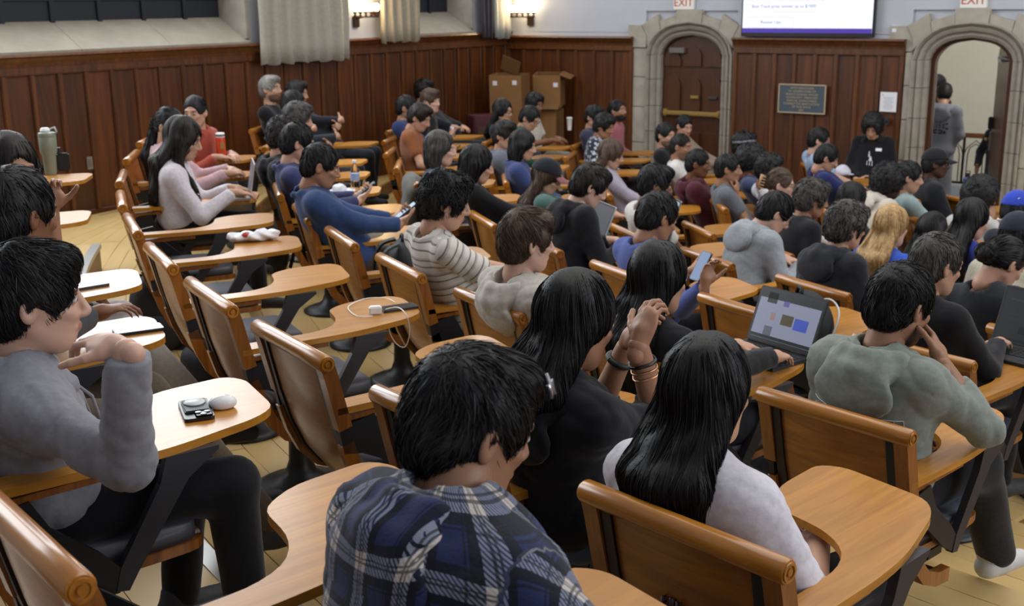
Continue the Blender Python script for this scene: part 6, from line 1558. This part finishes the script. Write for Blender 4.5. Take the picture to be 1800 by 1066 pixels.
# in the lid's frame the picture's top is at -y, so heights run from -0.5 (top) to 0.5 (bottom)
laptop('C_long', 'open black laptop showing a pale page beside the long-haired person in black', '26282d', '9aa0ba', 0.55, x=0.0, y=0.69, w_=0.33, d_=0.225, ang=112, detail=[(0, -0.42, 1.0, 0.16, '23252b', 0.1), (0, 0.46, 1.0, 0.07, '14161a', 0.1), (-0.30, -0.36, 0.16, 0.22, '2e3327', 0.15), (-0.06, -0.30, 0.09, 0.12, '6a5fae', 0.5), (-0.22, 0.02, 0.07, 0.16, 'b08a86', 0.5), (0.02, 0.03, 0.19, 0.22, '6b5a3a', 0.3), (0.25, 0.06, 0.22, 0.24, '3c55c4', 0.6), (-0.24, 0.33, 0.13, 0.20, '6f7488', 0.4)])
laptop('D_old', 'large dark grey laptop with a black console on screen at the right edge', '3a3c42', '31363c', 0.25, x=0.06, y=0.70, w_=0.36, d_=0.25, ang=112, detail=[(-0.22, -0.30, 0.40, 0.03, '4d545a', 0.25), (0.12, 0.30, 0.66, 0.14, '0c0d10', 0.1), (0.42, 0.05, 0.02, 0.45, '15171b', 0.1), (-0.30, 0.10, 0.30, 0.02, '3c4248', 0.25), (-0.30, 0.0, 0.26, 0.02, '3c4248', 0.25)])
laptop('B_5', 'silver laptop open in front of the person in the white blouse', 'c2c2c6', '8f94a2', 0.3, x=0.03, y=0.66, ang=100, keys='5b5e66')
laptop('D_blk', 'silver laptop on the tablet of the black-shirted person with smooth hair', 'a9acb2', '8d929c', 0.2, x=0.06, y=0.64, ang=112, keys='7e828c')
laptop('D_hood', 'grey laptop in front of the black hoodie looking down', '6a6e76', '59606c', 0.25, x=0.0, y=0.62, ang=105)
laptop('E_cap', 'thin laptop with white page before the black baseball cap', '8f9298', 'ccd0d6', 0.6, x=0.0, y=0.62, ang=108)
p = chair_pt('E_lg', 0.02, 0.66, TABZ); t = empty('notebook', tuple(p), math.radians(CHAIRS['E_lg'][1] - 90))
box('cover', (0, 0, 0.006), (0.30, 0.21, 0.012), mat_plain('notebook_grey', srgb('4a5058'), 0.5), t, 0.003); box('page', (0.03, 0.02, 0.0125), (0.18, 0.14, 0.002), PAPER, t, 0); box('blue_card', (0.10, -0.04, 0.014), (0.09, 0.06, 0.002), mat_plain('card_blue', srgb('2b3d78'), 0.5), t, 0)
tag(t, 'grey notebook with white page on the light grey hoodie person\'s tablet', 'notebook')
# phones in hands
def held(key, lab, screen, emit):
    c = PEOPLE[key]; a, b = c['AR'][1], c['AR'][-1]; m = (a[2] + a[3] * 0.10 + b[2] + b[3] * 0.10) / 2 + c['org'] + np.array([0, 0, 0.02])
    yaw_ = math.atan2(c['f'][1], c['f'][0]) - math.pi / 2; phone(m, 0, lab, screen, emit=emit, tiltm=(math.radians(35), 0, yaw_))
held('bluejkt', 'phone with bright blue screen held by the person in the blue jacket', '7fa6c9', 0.6)
held('h6', 'phone held by the person in the violet-blue sweater', '39404c', 0.2)
held('brown', 'phone held by the person in the rust t-shirt', '39404c', 0.2)
c = PEOPLE['peri']; m = c['AR'][1][2] + c['AR'][1][3] * 0.09 + c['org'] - rv(28) * 0.05
phone(m, 0, 'phone with blue screen held up by the periwinkle-shirted person', '4d7db8', emit=0.5, tiltm=(math.radians(60), 0, math.radians(28 - 90)))
c = PEOPLE['bh']; m = (c['AR'][1][2] + c['AR'][-1][2]) / 2 + c['AR'][1][3] * 0.08 + c['org']
t = empty('drink_can', tuple(m)); lathe_obj('can', [(0.027, -0.03), (0.032, -0.022), (0.032, 0.07), (0.027, 0.08)], mat_plain('can_silver', srgb('b9bbc0'), 0.3, 0.8), t); lathe_obj('can_top', [(0.026, 0.078), (0.026, 0.081)], STEEL, t); tag(t, 'silver drink can held by the person with the bowl cut', 'can')
# cups, bottles in the front rows
p = at(1001, 229, tz('E')); t = empty('paper_cup', tuple(p)); lathe_obj('cup', [(0.026, 0), (0.036, 0.15), (0.038, 0.152)], WHITE, t); lathe_obj('cup_lid', [(0.039, 0.152), (0.039, 0.16), (0.03, 0.168)], PAPER, t); tag(t, 'tall white paper cup on a tablet by the wood wall', 'cup')
p = at(1698, 340, tz('H')); t = empty('water_flask', tuple(p)); BL = mat_plain('cobalt_enamel', srgb('22306f'), 0.35); lathe_obj('flask_body', [(0.036, 0), (0.038, 0.006), (0.038, 0.14), (0.034, 0.155), (0.024, 0.165)], BL, t); lathe_obj('flask_cap', [(0.024, 0.165), (0.025, 0.195), (0.02, 0.20)], DARKP, t)
bm = bmesh.new(); add_tube(bm, [(-0.022, 0, 0.195), (-0.02, 0, 0.22), (0.02, 0, 0.22), (0.022, 0, 0.195)], 0.005, 6); bm_obj('cap_loop', bm, DARKP, t, smooth=True); tag(t, 'cobalt blue water flask with black cap below the open doorway', 'bottle')
p = at(1481, 307, tz('H')); t = empty('crumpled_cap', tuple(p)); fc = ellip((0, 0, 0.02), (0.085, 0.075, 0.09)); sdf_obj('fabric_dome', (lambda P: np.maximum(fc[0](P) + 0.008 * wnoise(P, 40, 3), 0.001 - P[:, 2]), fc[1] * np.array([1, 1, 0]), fc[2] + 0.02), 0.008, mat_plain('cap_offwhite', srgb('c8c8d6'), 0.8), t); sdf_obj('brim', capsule((0.06, -0.05, 0.008), (0.12, -0.03, 0.006), 0.03, 0.02) if False else ellip((0.075, -0.03, 0.008), (0.06, 0.05, 0.008)), 0.006, mat_plain('cap_offwhite', srgb('c8c8d6'), 0.8), t)
tag(t, 'crumpled off-white cap on the tablet of the navy-shirted person', 'cap')
# backpacks and bags
def backpack(p, phi, lab, col, size=(0.30, 0.20, 0.44), tilt=0.0, accent=None, slump=0.0, name='backpack'):
    e = empty(name, tuple(p)); e.rotation_euler = (tilt, 0, math.radians(phi - 90)); w_, d_, h_ = size
    f_ = union([ellip((0, 0, h_ * 0.42), (w_ * 0.52, d_ * 0.5, h_ * 0.46)), ellip((0, 0, h_ * 0.25), (w_ * 0.50, d_ * 0.5, h_ * 0.30)), ellip((0, 0, h_ * 0.72), (w_ * 0.44, d_ * 0.42, h_ * 0.30))], 0.06); g_ = f_[0]
    sd = int(abs(p[0] * 100)) % 90; m_ = mat_plain('bag_' + col, srgb(col), 0.65, 0, 0.4, 0.12, 40, 0.1)
    sdf_obj('bag_body', (lambda P: np.maximum(g_(P) + 0.010 * wnoise(P, 18, sd), 0.001 - P[:, 2]), f_[1], f_[2]), 0.013, m_, e)
    fp = ellip((0, -d_ * 0.42, h_ * 0.30), (w_ * 0.38, d_ * 0.24, h_ * 0.24)); sdf_obj('front_pocket', (lambda P: fp[0](P) + 0.004 * wnoise(P, 30, sd + 1), fp[1], fp[2]), 0.012, m_, e)
    for s in (-1, 1):
        bm = bmesh.new(); add_bar(bm, [tuple(q) for q in spline([(s * 0.07, d_ * 0.30, h_ * 0.95), (s * 0.10, d_ * 0.62, h_ * 0.80), (s * 0.115, d_ * 0.68, h_ * 0.45), (s * 0.12, d_ * 0.45, h_ * 0.10)], 4)], 0.05, 0.012); bm_obj('shoulder_strap', bm, m_, e)
    bm = bmesh.new(); add_tube(bm, [(-0.035, d_ * 0.2, h_ * 0.98), (-0.025, d_ * 0.2, h_ * 1.06), (0.025, d_ * 0.2, h_ * 1.06), (0.035, d_ * 0.2, h_ * 0.98)], 0.009, 6); bm_obj('grab_handle', bm, m_, e, smooth=True)
    if accent:
        bm = bmesh.new(); add_tube(bm, [tuple(q) for q in spline([(-w_ * 0.46, -d_ * 0.25, h_ * 0.55), (-w_ * 0.33, -d_ * 0.40, h_ * 0.86), (0, -d_ * 0.44, h_ * 0.95), (w_ * 0.33, -d_ * 0.40, h_ * 0.86), (w_ * 0.46, -d_ * 0.25, h_ * 0.55)], 5)], 0.005, 6); bm_obj('zip_piping', bm, mat_plain('piping_' + accent, srgb(accent), 0.5), e, smooth=True)
    tag(e, lab, 'bag'); return e
q = chair_pt('C_bag', 0.02, 0.30, 0.465); backpack(q, CHAIRS['C_bag'][1] + 170, 'black bag lying on the seat beside the striped shirt', '17181c', (0.32, 0.22, 0.34), 0.2)
q = chair_pt('D_pack', 0.04, 0.32, 0.465); backpack(q, CHAIRS['D_pack'][1] + 150, 'black backpack with white piping on a seat behind the laptop', '17191c', (0.40, 0.26, 0.40), 0.15, accent='b9bcb8')
backpack(at(285, 612, FLOORZ['B']), 100, 'charcoal backpack on the floor behind the second row', '24262b', (0.30, 0.22, 0.44), 0.1)
backpack(at(395, 705, FLOORZ['B']), 60, 'navy-black backpack on the floor left of the phone and earbuds', '1d222c', (0.34, 0.24, 0.34), 0.35)
backpack(at(482, 478, FLOORZ['C']), 30, 'black drawstring bag on the floor behind the blue jacket', '15161a', (0.26, 0.20, 0.42), 0.0, name='drawstring_bag', accent='9a9684')
p = at(1792, 822, FLOORZ['D']); t = backpack(p, 195, 'black tote bag with white shield emblem on the floor at the right edge', '131417', (0.36, 0.22, 0.42), 0.0, name='tote_bag')
bm = bmesh.new(); sh = [(-0.05, 0.06), (-0.035, 0.085), (0.0, 0.07), (0.035, 0.085), (0.05, 0.06), (0.045, -0.02), (0.0, -0.075), (-0.045, -0.02)]
for k in (1.0, 0.72):
    pts_ = [(x_ * k, y_ * k) for x_, y_ in sh]; M_ = Matrix.Translation((-0.02, -0.112, 0.24)) @ Matrix.Rotation(math.pi / 2, 4, 'X')
    add_tube(bm, [M_ @ Vector((a_, b_, 0)) for a_, b_ in pts_ + pts_[:1]], 0.0045, 5, False)
for xx in (-0.015, 0.015): add_tube(bm, [M_ @ Vector((xx, 0.035, 0)), M_ @ Vector((xx, -0.03, 0))], 0.006, 5)
bm_obj('shield_emblem', bm, mat_plain('emblem_white', srgb('c9cacc'), 0.6), t)
# jacket hung over a chair back
pj, ph = CHAIRS['D_jacket']; t = empty('hung_jacket', tuple(pj), math.radians(ph - 90))
fj = union([ellip((0, -0.02, 0.80), (0.27, 0.075, 0.10)), ellip((-0.02, -0.05, 0.62), (0.25, 0.06, 0.22)), ellip((0.0, 0.06, 0.66), (0.22, 0.05, 0.18))], 0.05); j0 = fj[0]
sdf_obj('jacket_body', (lambda P: j0(P) + 0.012 * wnoise(P, 22, 9), fj[1], fj[2]), 0.014, mat_cloth(srgb('5d5c57')), t); sdf_obj('jacket_sleeve', (lambda P: capsule((-0.22, -0.02, 0.80), (-0.28, 0.02, 0.50), 0.06, 0.05)[0](P) + 0.006 * wnoise(P, 30, 3), np.array([-.36, -.1, .42]), np.array([-.14, .1, .9])), 0.013, mat_cloth(srgb('5d5c57')), t)
sdf_obj('jacket_lining', (lambda P: ellip((0.05, 0.085, 0.60), (0.16, 0.04, 0.18))[0](P) + 0.006 * wnoise(P, 25, 2), np.array([-.12, .02, .38]), np.array([.22, .14, .8])), 0.013, mat_cloth(srgb('1f2024')), t)
tag(t, 'grey-green jacket draped over the back of an empty chair', 'jacket')
# cardboard boxes in the corner
CARD = mat_plain('cardboard', srgb('866440'), 0.85, 0, 0.15, 0.05, 12, 0.05); CARD_SHADED = mat_plain('cardboard_shaded', srgb('6e5132'), 0.85, 0, 0.15, 0.05, 12, 0.05)  # second tone is the same cardboard with shade painted into the colour
def carton(loc, rz, size, lab, flaps, tilt=0.0, stickers=()):
    e = empty('cardboard_box', loc); e.rotation_euler = (tilt, 0, rz); w_, d_, h_ = size
    for c_, s_, n_ in (((0, -d_ / 2, h_ / 2), (w_, 0.006, h_), 'front_side'), ((0, d_ / 2, h_ / 2), (w_, 0.006, h_), 'rear_side'), ((-w_ / 2, 0, h_ / 2), (0.006, d_, h_), 'left_side'), ((w_ / 2, 0, h_ / 2), (0.006, d_, h_), 'right_side'), ((0, 0, 0.003), (w_, d_, 0.006), 'bottom')): box(n_, c_, s_, CARD if 'front' in n_ or 'left' in n_ else CARD_SHADED, e, 0.001)
    for c_, s_, r_ in flaps:
        o = box('flap', (0, 0, 0), s_, CARD_SHADED, e, 0.001); o.location = c_; o.rotation_euler = r_
    for x_, z_ in stickers: box('shipping_label', (x_, -d_ / 2 - 0.004, z_), (0.06, 0.002, 0.055), PAPER, e, 0)
    tag(e, lab, 'box')
q = L2(0.72, 0.60); carton((q[0], q[1], 0.40), math.radians(-22), (0.44, 0.30, 1.26), 'tall cardboard box with two white labels in the room corner', [((-0.02, 0.10, 1.36), (0.26, 0.006, 0.20), (0.3, 0.35, 0))], 0.05, [(-0.14, 1.16), (0.13, 1.17)])
q = L2(0.30, 0.85); carton((q[0], q[1], 0.39), math.radians(-22), (0.40, 0.30, 0.80), 'lower cardboard box in the corner right of the tall box', [((0.1, -0.1, 0.85), (0.3, 0.006, 0.12), (0.6, 0, 0))], 0.0)
carton((q[0] + 0.05, q[1] - 0.03, 1.23), math.radians(-14), (0.36, 0.30, 0.42), 'tilted open cardboard box on top of the lower corner box', [((0.24, 0.0, 0.40), (0.16, 0.30, 0.006), (0, 0.35, 0)), ((0, -0.2, 0.03), (0.34, 0.12, 0.006), (0.5, 0, 0))], 0.10, [(0.12, 0.30)])
q = L2(1.25, 0.60); t = empty('equipment_case', (q[0], q[1], 0.40), math.radians(20)); BG = mat_plain('burgundy', srgb('471522'), 0.5)
box('case_body', (0, 0, 0.40), (0.46, 0.34, 0.76), BG, t, 0.015); box('front_panel', (-0.08, -0.175, 0.42), (0.22, 0.015, 0.46), mat_plain('case_brown', srgb('47301f'), 0.6), t, 0.004); box('latch', (0.15, -0.178, 0.45), (0.02, 0.01, 0.05), STEEL, t, 0.003)
for sx in (-0.17, 0.17):
    for sy in (-0.12, 0.12): lathe_obj('wheel', [(0.02, 0), (0.025, 0.005), (0.025, 0.02), (0.02, 0.022)], DARKP, t, 12, (sx, sy, 0))
tag(t, 'burgundy equipment case with brown front panel against the wood wall', 'case')
